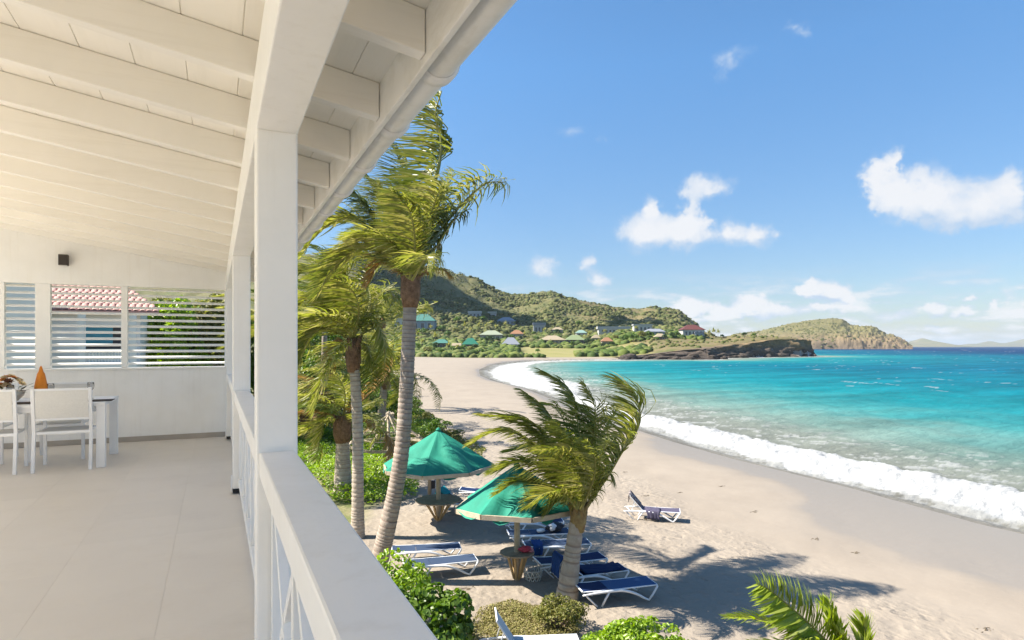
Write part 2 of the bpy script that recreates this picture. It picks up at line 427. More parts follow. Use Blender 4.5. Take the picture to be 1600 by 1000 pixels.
def fan(angs, rads):
    a, r = np.meshgrid(angs, rads, indexing='ij'); return np.sin(a) * r, np.cos(a) * r
def grid_quads(n, m):
    i, j = np.meshgrid(np.arange(n-1), np.arange(m-1), indexing='ij'); b = (i*m + j).ravel()
    return np.stack([b, b+m, b+m+1, b+1], 1)
def compact(v, q, attrs):
    used = np.zeros(len(v), bool); used[q.ravel()] = True; idx = np.cumsum(used) - 1
    return v[used], idx[q], {k: a[used] for k, a in attrs.items()}
def to_world(u, v, z): return np.stack([u*CT + v*ST, -u*ST + v*CT, z], -1)

def vegmask(u, v, d):
    """0 sand .. 1 planted ground"""
    px = 800 + FPX * u / np.maximum(v, 1)
    vn = (fbm(u*.25, v*.25, 4) - .5)
    # edge of the planting along the upper beach
    eu = np.interp(v, [0, 12, 17, 20, 24, 30, 36, 60, 120, 200, 280, 310, 2000], [-9, -6.8, -5.6, -4.9, -4.2, -4.6, -6.3, -12, -26, -44, -60, -200, -200])
    near = ss((eu + vn * 2.5 - u) / .9)
    far = ss((v - (lerp_pts(px, [(0, 318), (640, 318), (780, 322), (830, 340), (900, 352), (1000, 356), (1200, 350)]))) / 8)
    return np.maximum(near * (v < 330), far * (d < -3))

angs = np.concatenate([np.linspace(-math.pi, -R(46), 60)[:-1], np.linspace(-R(46), R(50), 800), np.linspace(R(50), math.pi, 60)[1:]])
rads = 1.5 * np.exp(np.linspace(0, math.log(1700 / 1.5), 470))
gu, gv = fan(angs, rads)
gd = sdist(gu, gv)
gz = ground_z(gu, gv, gd)
veg = vegmask(gu, gv, gd)
pxg = 800 + FPX * gu / np.maximum(gv, 1)
pointg = ss((gu - 66) / 40) * ss((gv - 320) / 40) * (gd < 0)
lawn = ss((gv - 345) / 10) * (1 - ss((gv - 470) / 60)) * ss((pxg - 805) / 25) * (1 - ss((pxg - 1010) / 20))
wetn = (fbm(gu*.12 + 3, gv*.05, 3) - .5) * 5
wet = np.exp(-np.clip(-gd - wetn*.55 - (fbm(gu*.6, gv*.6, 3)-.5)*1.2 - 1.1*np.sin(gv*.33 + 1.2)*(gv < 60) - np.interp(gv, [12, 24, 32, 50, 100], [11, 9.2, 7.4, 4.4, 3.2]), 0, 50) / .8) * (gv < 320)
rough = ss((-gd - 13.0 + (fbm(gu*.1, gv*.1, 3)-.5)*5) / 2.0) * (1 - ss((gv - 45) / 40))
qs = grid_quads(len(angs), len(rads))
V3 = to_world(gu.ravel(), gv.ravel(), gz.ravel())
dq = gd.ravel()[qs].min(1); vq = gv.ravel()[qs].min(1)
keep = (dq < 14)
attrs = {'veg': veg.ravel(), 'wet': wet.ravel(), 'rough': rough.ravel(), 'lawn': lawn.ravel(), 'point': pointg.ravel()}

def ground_material(name):
    m, nt, N, L, b = new_mat(name)
    def at(n):
        a = N.new('ShaderNodeAttribute'); a.attribute_name = n; return a.outputs['Fac']
    g = N.new('ShaderNodeNewGeometry'); pos = g.outputs['Position']
    def noise(s, d=5, r=.6):
        n = N.new('ShaderNodeTexNoise'); n.inputs['Scale'].default_value = s; n.inputs['Detail'].default_value = d; n.inputs['Roughness'].default_value = r; L.new(pos, n.inputs['Vector']); return n.outputs['Fac']
    def rampf(f, a, b_):
        mr = N.new('ShaderNodeMapRange'); mr.inputs[1].default_value = a; mr.inputs[2].default_value = b_; L.new(f, mr.inputs[0]); return mr.outputs[0]
    def mix(f, c1, c2):
        x = N.new('ShaderNodeMix'); x.data_type = 'RGBA'
        if isinstance(f, float): x.inputs[0].default_value = f
        else: L.new(f, x.inputs[0])
        for i, c in ((6, c1), (7, c2)):
            if isinstance(c, tuple): x.inputs[i].default_value = rgba(c)
            else: L.new(c, x.inputs[i])
        return x.outputs[2]
    def mth(op, a, c):
        n = N.new('ShaderNodeMath'); n.operation = op
        for i, v in enumerate((a, c)):
            if isinstance(v, float): n.inputs[i].default_value = v
            else: L.new(v, n.inputs[i])
        return n.outputs[0]
    sand = mix(rampf(noise(.35), .35, .7), (.288, .244, .197), (.252, .212, .17))
    sand = mix(mth('MULTIPLY', rampf(noise(9, 6, .7), .55, .8), .35), sand, (.40, .33, .26))
    sand = mix(at('wet'), sand, (.226, .195, .162))
    hillc = mix(rampf(noise(.05, 6), .35, .65), (.075, .088, .028), (.14, .125, .05))
    hillc = mix(rampf(noise(.09, 6, .7), .52, .72), hillc, (.165, .135, .065))
    nearveg = mix(rampf(noise(.9, 6), .35, .7), (.10, .125, .035), (.26, .22, .13))
    lawnc = mix(rampf(noise(.06, 5), .35, .7), (.20, .19, .06), (.26, .225, .10))
    sep = N.new('ShaderNodeSeparateXYZ'); L.new(pos, sep.inputs[0])
    vv = mth('ADD', mth('MULTIPLY', sep.outputs[0], ST), mth('MULTIPLY', sep.outputs[1], CT))
    vegc = mix(rampf(vv, 250, 330), nearveg, hillc)
    vegc = mix(at('lawn'), vegc, lawnc)
    vegc = mix(mth('MULTIPLY', at('point'), rampf(noise(.09, 6, .65), .40, .55)), vegc, mix(rampf(noise(.3, 6, .7), .4, .65), (.18, .135, .06), (.12, .10, .05)))
    col = mix(at('veg'), sand, vegc)
    # bare rock where the ground stands steep
    L.new(col, b.inputs['Base Color'])
    rr = N.new('ShaderNodeMapRange'); rr.inputs[3].default_value = .9; rr.inputs[4].default_value = .42; L.new(at('wet'), rr.inputs[0]); L.new(rr.outputs[0], b.inputs['Roughness'])
    b.inputs['Specular IOR Level'].default_value = .25
    # footprints and wind ripples in the dry sand
    vo = N.new('ShaderNodeTexVoronoi'); vo.feature = 'SMOOTH_F1'; vo.inputs['Scale'].default_value = 2.6; vo.inputs['Smoothness'].default_value = .6
    wn = N.new('ShaderNodeTexNoise'); wn.inputs['Scale'].default_value = 2.0; L.new(pos, wn.inputs['Vector'])
    vm = N.new('ShaderNodeVectorMath'); vm.operation = 'MULTIPLY_ADD'; L.new(wn.outputs['Color'], vm.inputs[0]); vm.inputs[1].default_value = (.7, .7, .7); L.new(pos, vm.inputs[2]); L.new(vm.outputs[0], vo.inputs['Vector'])
    h = mth('ADD', mth('MULTIPLY', rampf(vo.outputs['Distance'], 0., .55), .09), mth('MULTIPLY', noise(6, 6, .65), .07))
    h = mth('MULTIPLY', h, mth('ADD', mth('MULTIPLY', mth('MULTIPLY', at('rough'), rampf(noise(.5, 4), .25, .75)), .9), .05))
    bp = N.new('ShaderNodeBump'); bp.inputs['Strength'].default_value = 1.0; bp.inputs['Distance'].default_value = 1.0
    L.new(h, bp.inputs['Height']); L.new(bp.outputs[0], b.inputs['Normal'])
    return m
GROUND = ground_material('sand_and_scrub')
for nm, sel in (('beach', keep & (vq < 330 * K * .92)), ('hillside', keep & (vq >= 330 * K * .92))):
    cv, cq, ca = compact(V3, qs[sel], attrs)
    o = np_mesh(nm, cv, cq, GROUND, smooth=True, attrs=ca); o['kind'] = 'structure'

# ------------------------------------------------------------------ sea
angs2 = np.concatenate([np.linspace(-R(70), -R(44), 20)[:-1], np.linspace(-R(44), R(46), 780), np.linspace(R(46), R(150), 60)[1:]])
rads2 = np.concatenate([9 * np.exp(np.linspace(0, math.log(900 / 9), 420)), 900 * np.exp(np.linspace(0, math.log(22000 / 900), 70))[1:]])
su, sv = fan(angs2, rads2)
sd = sdist(su, sv)
rr_ = np.hypot(su, sv)
near = np.exp(-rr_ / 260)
beachside = (1 - ss((su - 66*K) / 20) * ss((sv - 285*K) / 30))          # 1 along the beach, 0 along the rocks
fn = fbm(su*.16, sv*.16, 4) - .5; fn2 = fbm(su*.9, sv*.9, 4) - .5; fn3 = fbm(su*2.6 + 7, sv*2.6, 3) - .5
bw = np.interp(sv, [10, 25, 45, 70, 95, 120, 250, 330], [7.4, 7.0, 6.3, 4.8, 3.8, 15, 12, 8])         # width of the broken wave
edge_in = .6 + fn * 2.2 + fn2 * 1.1
foam = ss((sd - edge_in) / .35) * ss((bw + fn * 4.5 + fn2 * 2.6 + fn3 * .8 - sd) / (.5 + .05*bw))
lace = ss((fn2 + fn3*.6 - .10) / .10) * ss((bw + 14 + fn*8 - sd) / 9) * (sd > 0) * .55            # ragged foam left behind the wave
wash = ss((fn2*.8 + fn3*.9 - .02 + .05*(sd+3)) / .12) * ss((sd + 2.0) / 1.2) * (sd < 3) * .45    # thin lace of the swash
foam = np.maximum(foam * beachside, np.maximum(lace, wash) * beachside)
rockfoam = ss((6.5 + fn * 22 + fn2 * 6 - sd) / 2.5) * (1 - beachside) * ss((fn + .22) / .2)
caps = ss((fbm(su*.45, sv*.11 + 40, 5) - .775) / .03) * ss((sd - 45) / 30) * .45
foam = np.clip(np.maximum.reduce([foam, rockfoam, caps]), 0, 1)
swell = (fbm(su*.08 + fn*.3, sv*.022, 4) - .5) * 1.1 * ss((sd - 4) / 40)
chop = (fbm(su*.5, sv*.28, 4) - .5) * .34 * ss((sd - 2) / 14)
bore = np.exp(-((sd - .62*bw) / (.34*bw))**2) * .62 * beachside * (sd < 30) * (rr_ < 160)
sz = .02 + (swell + chop) * np.exp(-rr_ / 700) + bore * (.8 + fn2 * .7) + foam * (fn3 * .30 + fn2*.30) * near - np.clip(-sd, 0, 3) * 0.0
sz = np.where(sd < 0, ground_z(su, sv, sd) + .012 - np.clip(-sd - 2.6, 0, 9) * .08, sz)
qs2 = grid_quads(len(angs2), len(rads2))
keep2 = (sd.ravel()[qs2].max(1) > -3.4)
depth = sd + fn * 16 * ss(sd / 40) + (fbm(su*.012, sv*.012 + 9, 4) - .5) * 90 * ss((sd - 50) / 120)
deep = ss((rr_ - 230) / 620) * ss((sd - 90) / 300)
v_, q_, a_ = compact(to_world(su.ravel(), sv.ravel(), sz.ravel()), qs2[keep2], {'shore': depth.ravel(), 'foam': foam.ravel(), 'deep': deep.ravel(), 'sd': sd.ravel()})
def sea_material():
    m, nt, N, L, b = new_mat('sea_water')
    def at(n):
        a = N.new('ShaderNodeAttribute'); a.attribute_name = n; return a.outputs['Fac']
    g = N.new('ShaderNodeNewGeometry'); pos = g.outputs['Position']
    # bottom seen through more and more water: wet sand, milky shallows, turquoise, blue
    mr = N.new('ShaderNodeMapRange'); mr.inputs[1].default_value = -3; mr.inputs[2].default_value = 147; L.new(at('shore'), mr.inputs[0])
    cr = N.new('ShaderNodeValToRGB'); e = cr.color_ramp.elements
    stops = [(0, (0.1784, 0.1635, 0.1387)), (.09, (0.1784, 0.198, 0.1684)), (.155, (0.1238, 0.208, 0.1833)), (.235, (0.0421, 0.198, 0.198)), (.36, (0.005943, 0.1635, 0.1906)), (.62, (0.0009906, 0.1164, 0.161)), (1, (0.0004953, 0.09158, 0.1486))]
    while len(e) < len(stops): e.new(.5)
    for i, (p, c) in enumerate(stops): e[i].position = p; e[i].color = rgba(c)
    L.new(mr.outputs[0], cr.inputs[0])
    mx = N.new('ShaderNodeMix'); mx.data_type = 'RGBA'; L.new(at('deep'), mx.inputs[0]); L.new(cr.outputs[0], mx.inputs[6]); mx.inputs[7].default_value = (.001, .028, .09, 1)
    # darker and lighter wind streaks
    mp = N.new('ShaderNodeMapping'); mp.inputs['Rotation'].default_value = (0, 0, YAW); mp.inputs['Scale'].default_value = (.02, .11, 1); L.new(pos, mp.inputs[0])
    no = N.new('ShaderNodeTexNoise'); no.inputs['Scale'].default_value = 1.0; no.inputs['Detail'].default_value = 8; no.inputs['Roughness'].default_value = .68; L.new(mp.outputs[0], no.inputs['Vector'])
    m2 = N.new('ShaderNodeMapRange'); m2.inputs[1].default_value = .3; m2.inputs[2].default_value = .7; m2.inputs[3].default_value = .62; m2.inputs[4].default_value = 1.3; L.new(no.outputs['Fac'], m2.inputs[0])
    hs = N.new('ShaderNodeHueSaturation'); L.new(mx.outputs[2], hs.inputs['Color']); L.new(m2.outputs[0], hs.inputs['Value'])
    fo = N.new('ShaderNodeMix'); fo.data_type = 'RGBA'; L.new(at('foam'), fo.inputs[0]); L.new(hs.outputs[0], fo.inputs[6]); fo.inputs[7].default_value = (.365, .37, .37, 1)
    L.new(fo.outputs[2], b.inputs['Base Color'])
    gl = N.new('ShaderNodeBsdfGlossy'); gl.inputs['Roughness'].default_value = .16
    lw = N.new('ShaderNodeLayerWeight'); lw.inputs['Blend'].default_value = .5
    ml = N.new('ShaderNodeMapRange'); ml.inputs[1].default_value = .3; ml.inputs[2].default_value = 1; ml.inputs[3].default_value = .02; ml.inputs[4].default_value = .11; L.new(lw.outputs['Facing'], ml.inputs[0])
    inv = N.new('ShaderNodeMath'); inv.operation = 'SUBTRACT'; inv.inputs[0].default_value = 1; L.new(at('foam'), inv.inputs[1])
    mu = N.new('ShaderNodeMath'); mu.operation = 'MULTIPLY'; L.new(ml.outputs[0], mu.inputs[0]); L.new(inv.outputs[0], mu.inputs[1])
    ms = N.new('ShaderNodeMixShader'); L.new(mu.outputs[0], ms.inputs[0]); L.new(b.outputs[0], ms.inputs[1]); L.new(gl.outputs[0], ms.inputs[2])
    L.new(ms.outputs[0], N['Material Output'].inputs['Surface'])
    r2 = N.new('ShaderNodeMapRange'); r2.inputs[3].default_value = .22; r2.inputs[4].default_value = .9; L.new(at('foam'), r2.inputs[0]); L.new(r2.outputs[0], b.inputs['Roughness'])
    b.inputs['Specular IOR Level'].default_value = 0.0
    mp2 = N.new('ShaderNodeMapping'); mp2.inputs['Rotation'].default_value = (0, 0, YAW); mp2.inputs['Scale'].default_value = (.35, .9, 1); L.new(pos, mp2.inputs[0])
    wn = N.new('ShaderNodeTexNoise'); wn.inputs['Scale'].default_value = 1.4; wn.inputs['Detail'].default_value = 8; wn.inputs['Roughness'].default_value = .62; L.new(mp2.outputs[0], wn.inputs['Vector'])
    bp = N.new('ShaderNodeBump'); bp.inputs['Distance'].default_value = .9; bp.inputs['Strength'].default_value = .55
    L.new(wn.outputs['Fac'], bp.inputs['Height']); L.new(bp.outputs[0], b.inputs['Normal']); L.new(bp.outputs[0], gl.inputs['Normal'])
    return m
SEA = sea_material()
o = np_mesh('sea', v_, q_, SEA, smooth=True, attrs=a_); o['kind'] = 'structure'
# sea floor under the shallow edge keeps the shore closed from below; beyond it the water sheet is opaque

# ------------------------------------------------------------------ rocky point, far hill, islands
def rock_mat(name, dark, mid, top, ztop, zlow):
    m, nt, N, L, b = new_mat(name)
    g = N.new('ShaderNodeNewGeometry'); pos = g.outputs['Position']
    sep = N.new('ShaderNodeSeparateXYZ'); L.new(pos, sep.inputs[0])
    nz = N.new('ShaderNodeTexNoise'); nz.inputs['Scale'].default_value = .16; nz.inputs['Detail'].default_value = 8; nz.inputs['Roughness'].default_value = .7; L.new(pos, nz.inputs['Vector'])
    ad = N.new('ShaderNodeMath'); ad.operation = 'MULTIPLY_ADD'; L.new(nz.outputs['Fac'], ad.inputs[0]); ad.inputs[1].default_value = (ztop - zlow) * .9; L.new(sep.outputs[2], ad.inputs[2])
    mr = N.new('ShaderNodeMapRange'); mr.inputs[1].default_value = zlow + (ztop-zlow)*.3; mr.inputs[2].default_value = ztop + (ztop-zlow)*.45; L.new(ad.outputs[0], mr.inputs[0])
    cr = N.new('ShaderNodeValToRGB'); e = cr.color_ramp.elements; e.new(.5)
    for i, (p, c) in enumerate(((0, dark), (.55, mid), (1, top))): e[i].position = p; e[i].color = rgba(c)
    L.new(mr.outputs[0], cr.inputs[0])
    n2 = N.new('ShaderNodeTexNoise'); n2.inputs['Scale'].default_value = .5; n2.inputs['Detail'].default_value = 8; n2.inputs['Roughness'].default_value = .75; L.new(pos, n2.inputs['Vector'])
    m2 = N.new('ShaderNodeMapRange'); m2.inputs[1].default_value = .3; m2.inputs[2].default_value = .7; m2.inputs[3].default_value = .55; m2.inputs[4].default_value = 1.35; L.new(n2.outputs['Fac'], m2.inputs[0])
    hs = N.new('ShaderNodeHueSaturation'); L.new(cr.outputs[0], hs.inputs['Color']); L.new(m2.outputs[0], hs.inputs['Value'])
    L.new(hs.outputs[0], b.inputs['Base Color']); b.inputs['Roughness'].default_value = .9; b.inputs['Specular IOR Level'].default_value = .2
    bp = N.new('ShaderNodeBump'); bp.inputs['Distance'].default_value = 1.2; bp.inputs['Strength'].default_value = .8; L.new(n2.outputs['Fac'], bp.inputs['Height']); L.new(bp.outputs[0], b.inputs['Normal'])
    return m
ROCK = rock_mat('coast_rock', (.042, .035, .031), (.115, .09, .072), (.21, .15, .08), 9.5, 0.5)
HILLROCK = rock_mat('far_hill_rock_and_scrub', (.125, .098, .075), (.19, .14, .08), (.15, .135, .058), 50, 2)
ISLE = mat('far_island_scrub', (.10, .11, .06), (.16, .14, .09), scale=.01, rough=.95)

# cliff: a wall of rock that follows the coast of the point
cs = []
path = SH[(SH[:, 0] > 52*K) & (SH[:, 1] > 300*K) & (SH[:, 1] < 500*K)]
for i in range(len(path) - 1):
    n = max(2, int(np.hypot(*(path[i+1]-path[i])) / 1.2))
    for t in np.linspace(0, 1, n, endpoint=False): cs.append(path[i]*(1-t) + path[i+1]*t)
cs = np.array(cs); tg = norm(np.gradient(cs, axis=0)); nr = np.stack([-tg[:, 1], tg[:, 0]], 1)     # inland (left of travel)
arc = np.cumsum(np.r_[0, np.hypot(*np.diff(cs, axis=0).T)])
rows = []
topz = np.array([GZ(*(c + n*9)) for c, n in zip(cs, nr)])
hs_ = np.r_[np.linspace(-.08, 1, 18), np.full(6, 1.0)]
ins_ = np.r_[np.linspace(-2.2, 2.4, 18)**1.0, np.linspace(3.5, 14, 6)]
for k in range(24):
    nzv = fbm(arc*.11, np.full(len(arc), k*.33), 4) - .5
    blk = fbm(arc*.04 + 9, np.full(len(arc), k*.08), 3) - .5
    step = (np.floor((hs_[k] * 5 + nzv * 2)) / 5)
    off = ins_[k] - nzv * 5.5 - blk * 6.0 + step * 1.0
    if k >= 18: off = ins_[k] - blk * 4.0
    z = hs_[k] * (topz + .25) + (nzv * 1.6 if k < 18 else (nzv*.8))
    c = cs + nr * off[:, None]; rows.append(to_world(c[:, 0], c[:, 1], z - (.9 if k == 23 else 0)))
pts = np.stack(rows, 1)
o = np_mesh('rocky_point', pts.reshape(-1, 3), grid_quads(len(cs), 24)[:, ::-1], ROCK); o['kind'] = 'structure'

# far hill with a rocky end
FH = [(1105, 535), (1125, 528), (1150, 521), (1190, 516), (1215, 510), (1230, 505.5), (1262, 500), (1300, 497), (1316, 500), (1330, 509), (1345, 511), (1362, 511), (1374, 516), (1384, 523), (1396, 525), (1408, 531), (1418, 537), (1424, 543)]
pxs = np.linspace(1095, 1426, 420); vs = np.linspace(1560, 2150, 110)
pp, vv = np.meshgrid(pxs, vs, indexing='ij')
Rz = (541 - lerp_pts(pp, FH)) / FPX * 1900 + ZC
sh0 = 1610 + 30 * (fbm(pp*.03, pp*0, 4) - .5) + 60 * ss((1200 - pp) / 100)
uu = (pp - 800) / FPX * vv
t = (vv - sh0) / (1900 - sh0)
rk = ss((pp - 1285 + (1-t)*0) / 60)                                   # rocky towards the end
pr = np.where(t < 1, (1-rk) * (.10*ss(t/.06) + .90 * np.clip(t, 0, 1)**.8) + rk * (.16*ss(t/(.05 + .1*fbm(uu*.03, vv*0 + 3, 3))) + .84 * np.clip(t + .25*(fbm(uu*.025, vv*.02, 4) - .5), 0, 1)**.75), 1 - (t-1)*.8)
zz = Rz * np.clip(pr, 0, 1) * (1 + (fbm(uu*.02, vv*.02, 5) - .5) * .35 * (1-np.clip(1-abs(t-1)*4, 0, 1)))
zz += (np.abs(fbm(uu*.045, vv*.045, 4) - .5)) * -34 * rk * ss(t/.1) * np.clip(1.15 - t, .15, 1) + rk * 4
zz += (fbm(uu*.12, vv*.12, 3) - .5) * (4 + 12*rk) * ss(t/.04)
zz = np.where(t < 0, -3, np.clip(zz, -3, None)) * ss((pp - 1097) / 25) - 1
o = np_mesh('far_hill', to_world(uu.ravel(), vv.ravel(), zz.ravel()), grid_quads(420, 110), HILLROCK, smooth=True); o['kind'] = 'structure'
for nm, prof, vd in (('far_island', [(1400, 541), (1412, 536), (1428, 534), (1442, 528), (1452, 532), (1466, 536), (1482, 540), (1490, 541.6)], 6200),
                     ('far_island', [(1500, 541.6), (1515, 537), (1532, 536.5), (1546, 533), (1560, 535.5), (1580, 535), (1596, 531), (1612, 527), (1640, 533), (1690, 541.6)], 9000)):
    x = np.linspace(prof[0][0], prof[-1][0], 120); y = np.linspace(-1, 1, 20)
    X, Y = np.meshgrid(x, y, indexing='ij')
    Zt = (541.6 - lerp_pts(X, prof)) / FPX * vd * np.clip(1 - np.abs(Y), 0, 1)**.8 * (1 + (fbm(X*.1, Y*3, 4)-.5)*.3)
    VV = vd + Y * 500
    o = np_mesh(nm, to_world(((X-800)/FPX*vd).ravel(), VV.ravel(), Zt.ravel() - .5), grid_quads(120, 20), ISLE, smooth=True); o['kind'] = 'structure'

# fair-weather clouds whose shade lies on the hill (they stand outside the picture, up sun of it)
CLOUDM = mat('cloud_white', (.9, .9, .9), rough=1)
def cloud(center, shadow_poly, name='cloud'):
    pass
# ------------------------------------------------------------------ terrace of the beach house
RZ0, RX0, SLOPE = ZC + 1.108, .145, .163          # underside of the rafters at the beam
def roofz(x, off=0.0): return RZ0 - SLOPE * (x - RX0) + off
YF, YB = 11.35, -2.6                               # gable ends of the roof
X_OPEN = -5.15                                          # unseen land-side roof edge, left open and cut back to let sun in
EX = .664                                          # inner face of the fascia
RD, RT = .155, .062
roof = setting('terrace_roof')
def slope_box(mb, x0, x1, y0, y1, b, t):
    vs = [(x0, y0), (x1, y0), (x1, y1), (x0, y1)]
    n = len(mb.v)
    mb.v += [Vector((x, y, roofz(x, b))) for x, y in vs] + [Vector((x, y, roofz(x, b + t))) for x, y in vs]
    for q in ((3,2,1,0), (4,5,6,7), (0,1,5,4), (1,2,6,5), (2,3,7,6), (3,0,4,7)): mb.f.append(tuple(n+i for i in q))
    return mb
rafter_me = None
ry = 2.12 - .675 * 7
while ry < YF - .05:
    if rafter_me is None:
        o = slope_box(MB(), X_OPEN, EX - .002, -RT/2, RT/2, 0, RD).build('rafter', RAFTER, roof, bevel=.004); rafter_me = o.data
    else:
        o = link('rafter', rafter_me, roof); bv = o.modifiers.new('bevel', 'BEVEL'); bv.width = .004; bv.segments = 2
    o.location = (0, ry, 0); ry += .675
# ceiling boards run along the terrace, a narrow gap between them
bw_ = .222; bx = EX + .10; bme = None; k = 0
while bx > X_OPEN + .05:
    x0 = max(bx - bw_ + .0025, X_OPEN)
    MBo = slope_box(MB(), x0, bx, YB, YF, RD + .002, .02); MBo.build('ceiling_board', CREAM, roof, bevel=.003)
    bx -= bw_
slope_box(MB(), X_OPEN, EX + .10, YB, YF, RD + .008, .026).build('ceiling_backing', CREAM, roof)
slope_box(MB(), X_OPEN, EX + .16, YB - .05, YF + .05, RD + .036, .05).build('roof_covering', mat('roof_sheet', (.62, .60, .57), rough=.6), roof)
# fascia, gutter with its bands
fz0 = ZC + .992
MB().box(EX, EX + .024, YB, YF, fz0, ZC + 1.20).build('fascia', WHITE_WORN, roof, bevel=.004)
GX, GZc, GR = .767, ZC + 1.094, .074
g = MB(); n = 14; ys = np.linspace(YB - .05, YF + .05, 24)
for y in ys:
    for r in (GR, GR - .006):
        for i in range(n + 1):
            a = math.pi + math.pi * i / n; g.v.append(Vector((GX + r * math.cos(a), y, GZc + r * math.sin(a))))
m = n + 1
for j in range(len(ys) - 1):
    for s_ in (0, 1):
        for i in range(n):
            a = j*2*m + s_*m + i; q = (a, a+1, a+1+2*m, a+2*m); g.f.append(q if s_ == 0 else q[::-1])
    for i in (0, n):
        a = j*2*m + i; g.f.append((a, a+m, a+3*m, a+2*m))
gut = g.build('gutter', WHITE_WORN, roof, smooth=True)
bd = MB()
for j, y in enumerate((-.034, -.026, .026, .034)):
    r = GR + (.013 if j in (1, 2) else .001)
    for i in range(n + 1):
        a = math.pi + math.pi * i / n; bd.v.append(Vector((GX + r * math.cos(a), y, GZc + r * math.sin(a))))
for j in range(3):
    for i in range(n): a = j*m+i; bd.f.append((a, a+1, a+1+m, a+m))
bd.box(EX + .025, GX - GR + .004, -.015, .015, GZc - .012, GZc + .012)
bme = None; by = 2.12 - .675*7 + .16
while by < YF:
    if bme is None: o = bd.build('gutter_bracket', WHITE_WORN, gut, smooth=True); bme = o.data
    else: o = link('gutter_bracket', bme, gut)
    o.location = (0, by, 0); by += .675
# main beam over the posts
BX0, BX1, BZ = .144, .303, ZC + .862
MB().box(BX0, BX1, YB + .1, YF - .1, BZ, BZ + .262).build('beam', WHITE, roof, bevel=.006)

# floor of square tiles
floor = setting('terrace_floor')
XD = -10.0                                         # unseen deck on the land side, added to bounce sunlight under the roof
MB().box(XD, .34, YB, 10.66, ZF - .22, ZF - .003).build('slab', GROUT, floor)
ts = .60; tme = None
xs = .335 - ts
while xs > XD - .02:
    y = -2.55
    while y < 10.6:
        if tme is None: o = MB().box(0, ts - .0010, 0, ts - .0010, -.003, 0).build('floor_tile', TILE, floor, bevel=.0008); tme = o.data
        else: o = link('floor_tile', tme, floor)
        o.location = (xs, y, ZF); y += ts
    xs -= ts
# pillars of the added open side (no house wall), outer wall below it
hw = setting('house_supports')
for y in (-2.3, 2.0, 6.3, 10.3):
    MB().box(X_OPEN + .1, X_OPEN + .28, y, y + .18, ZF, roofz(X_OPEN)).build('pillar', WHITE, hw, bevel=.006)
MB().box(XD, .30, YB + .05, 10.70, ZS - .6, ZF - .225).build('lower_storey', mat('render_white', (.74, .72, .68), rough=.85, scale=2, bump=.2), hw)

# posts
POSTY = (-1.13, 2.65, 6.43, 10.21)
PL = ['', 'nearest square white post rising from the balcony rail to the roof beam', 'middle square white post of the balcony, half hidden behind the nearest post', 'far square white post of the balcony beside the low end wall']
for i, y in enumerate(POSTY):
    if i == 0: continue
    t = thing('porch_post', PL[i], 'post', ((BX0+BX1)/2, y + .08, ZF), 'square white posts along the balcony')
    MB().box(BX0 + .002, BX1 - .002, y, y + .158, ZF + .05, BZ + .003).build('shaft', WHITE, t, bevel=.008)
    MB().box(BX0 + .004, BX1 - .004, y + .002, y + .156, ZF + .012, ZF + .05).build('shoe', BLACK, t)
    MB().box(BX0 - .012, BX0 + .001, y + .03, y + .125, ZF + .012, ZF + .16).build('bracket', METAL_WHITE, t, bevel=.003)
# railing, one bay between two posts
RZ = ZC - .421; RX0_, RX1_ = .156, .291
RL = ['balcony railing with a broad white top rail nearest the camera', 'white balcony railing bay between the nearest post and the middle post', 'far white balcony railing bay ending at the low end wall']
for i in range(3):
    y0 = POSTY[i] + .16; y1 = POSTY[i+1] - .002
    if i == 0: y0 = -1.0
    t = thing('balcony_railing', RL[i], 'railing', (.22, (y0+y1)/2, ZF), 'white balcony railing bays')
    MB().box(RX0_, RX1_, y0, y1, RZ - .098, RZ).build('top_rail', WHITE, t, bevel=.007)
    MB().box(.195, .255, y0, y1, ZF + .085, ZF + .145).build('bottom_rail', WHITE, t, bevel=.004)
    MB().box(.200, .250, y0, y1, RZ - .20, RZ - .15).build('middle_rail', WHITE, t, bevel=.003)
    L_ = y1 - y0; nb = 5; st = L_ / nb
    for k in range(nb + 1):
        yy = y0 + .035 + (L_ - .07) * k / nb
        MB().box(.199, .251, yy - .025, yy + .025, ZF + .145, RZ - .098).build('baluster', WHITE, t, bevel=.003)
    for k in range(nb):
        ya = y0 + .035 + (L_ - .07) * k / nb + .027; yb = y0 + .035 + (L_ - .07) * (k+1) / nb - .027
        za, zb = ZF + .155, RZ - .21
        MB().bar((.222, ya, za), (.222, yb, zb), .036, .036, (1, 0, 0)).build('cross_brace', WHITE, t, bevel=.002)
        MB().bar((.228, ya, zb), (.228, yb, za), .034, .036, (1, 0, 0)).build('cross_brace', WHITE, t, bevel=.002)

# end wall with louvred openings
YW = 10.62
ew = setting('end_wall')
LZ0, LZ1 = ZC - .312, ZC + .875
MB().box(X_OPEN, .34, YW, YW + .14, ZF, LZ0 - .03).build('half_wall', WHITE, ew)
MB().box(X_OPEN, .15, YW - .012, YW, ZF + .001, ZF + .075).build('skirting', mat('beige_skirting', (.46, .41, .35), rough=.5), ew, bevel=.003)
MB().box(X_OPEN, .34, YW - .03, YW + .16, LZ0 - .03, LZ0).build('ledge', WHITE, ew, bevel=.006)
w = MB(); b = 0
w.v = [Vector(p) for p in ((X_OPEN, YW, LZ1), (.34, YW, LZ1), (.34, YW, roofz(.34, .15)), (X_OPEN, YW, roofz(X_OPEN, .15)), (X_OPEN, YW + .14, LZ1), (.34, YW + .14, LZ1), (.34, YW + .14, roofz(.34, .15)), (X_OPEN, YW + .14, roofz(X_OPEN, .15)))]
w.f = [(0,1,2,3), (7,6,5,4), (0,4,5,1), (1,5,6,2), (3,2,6,7), (0,3,7,4)]
w.build('gable_wall', WHITE, ew)
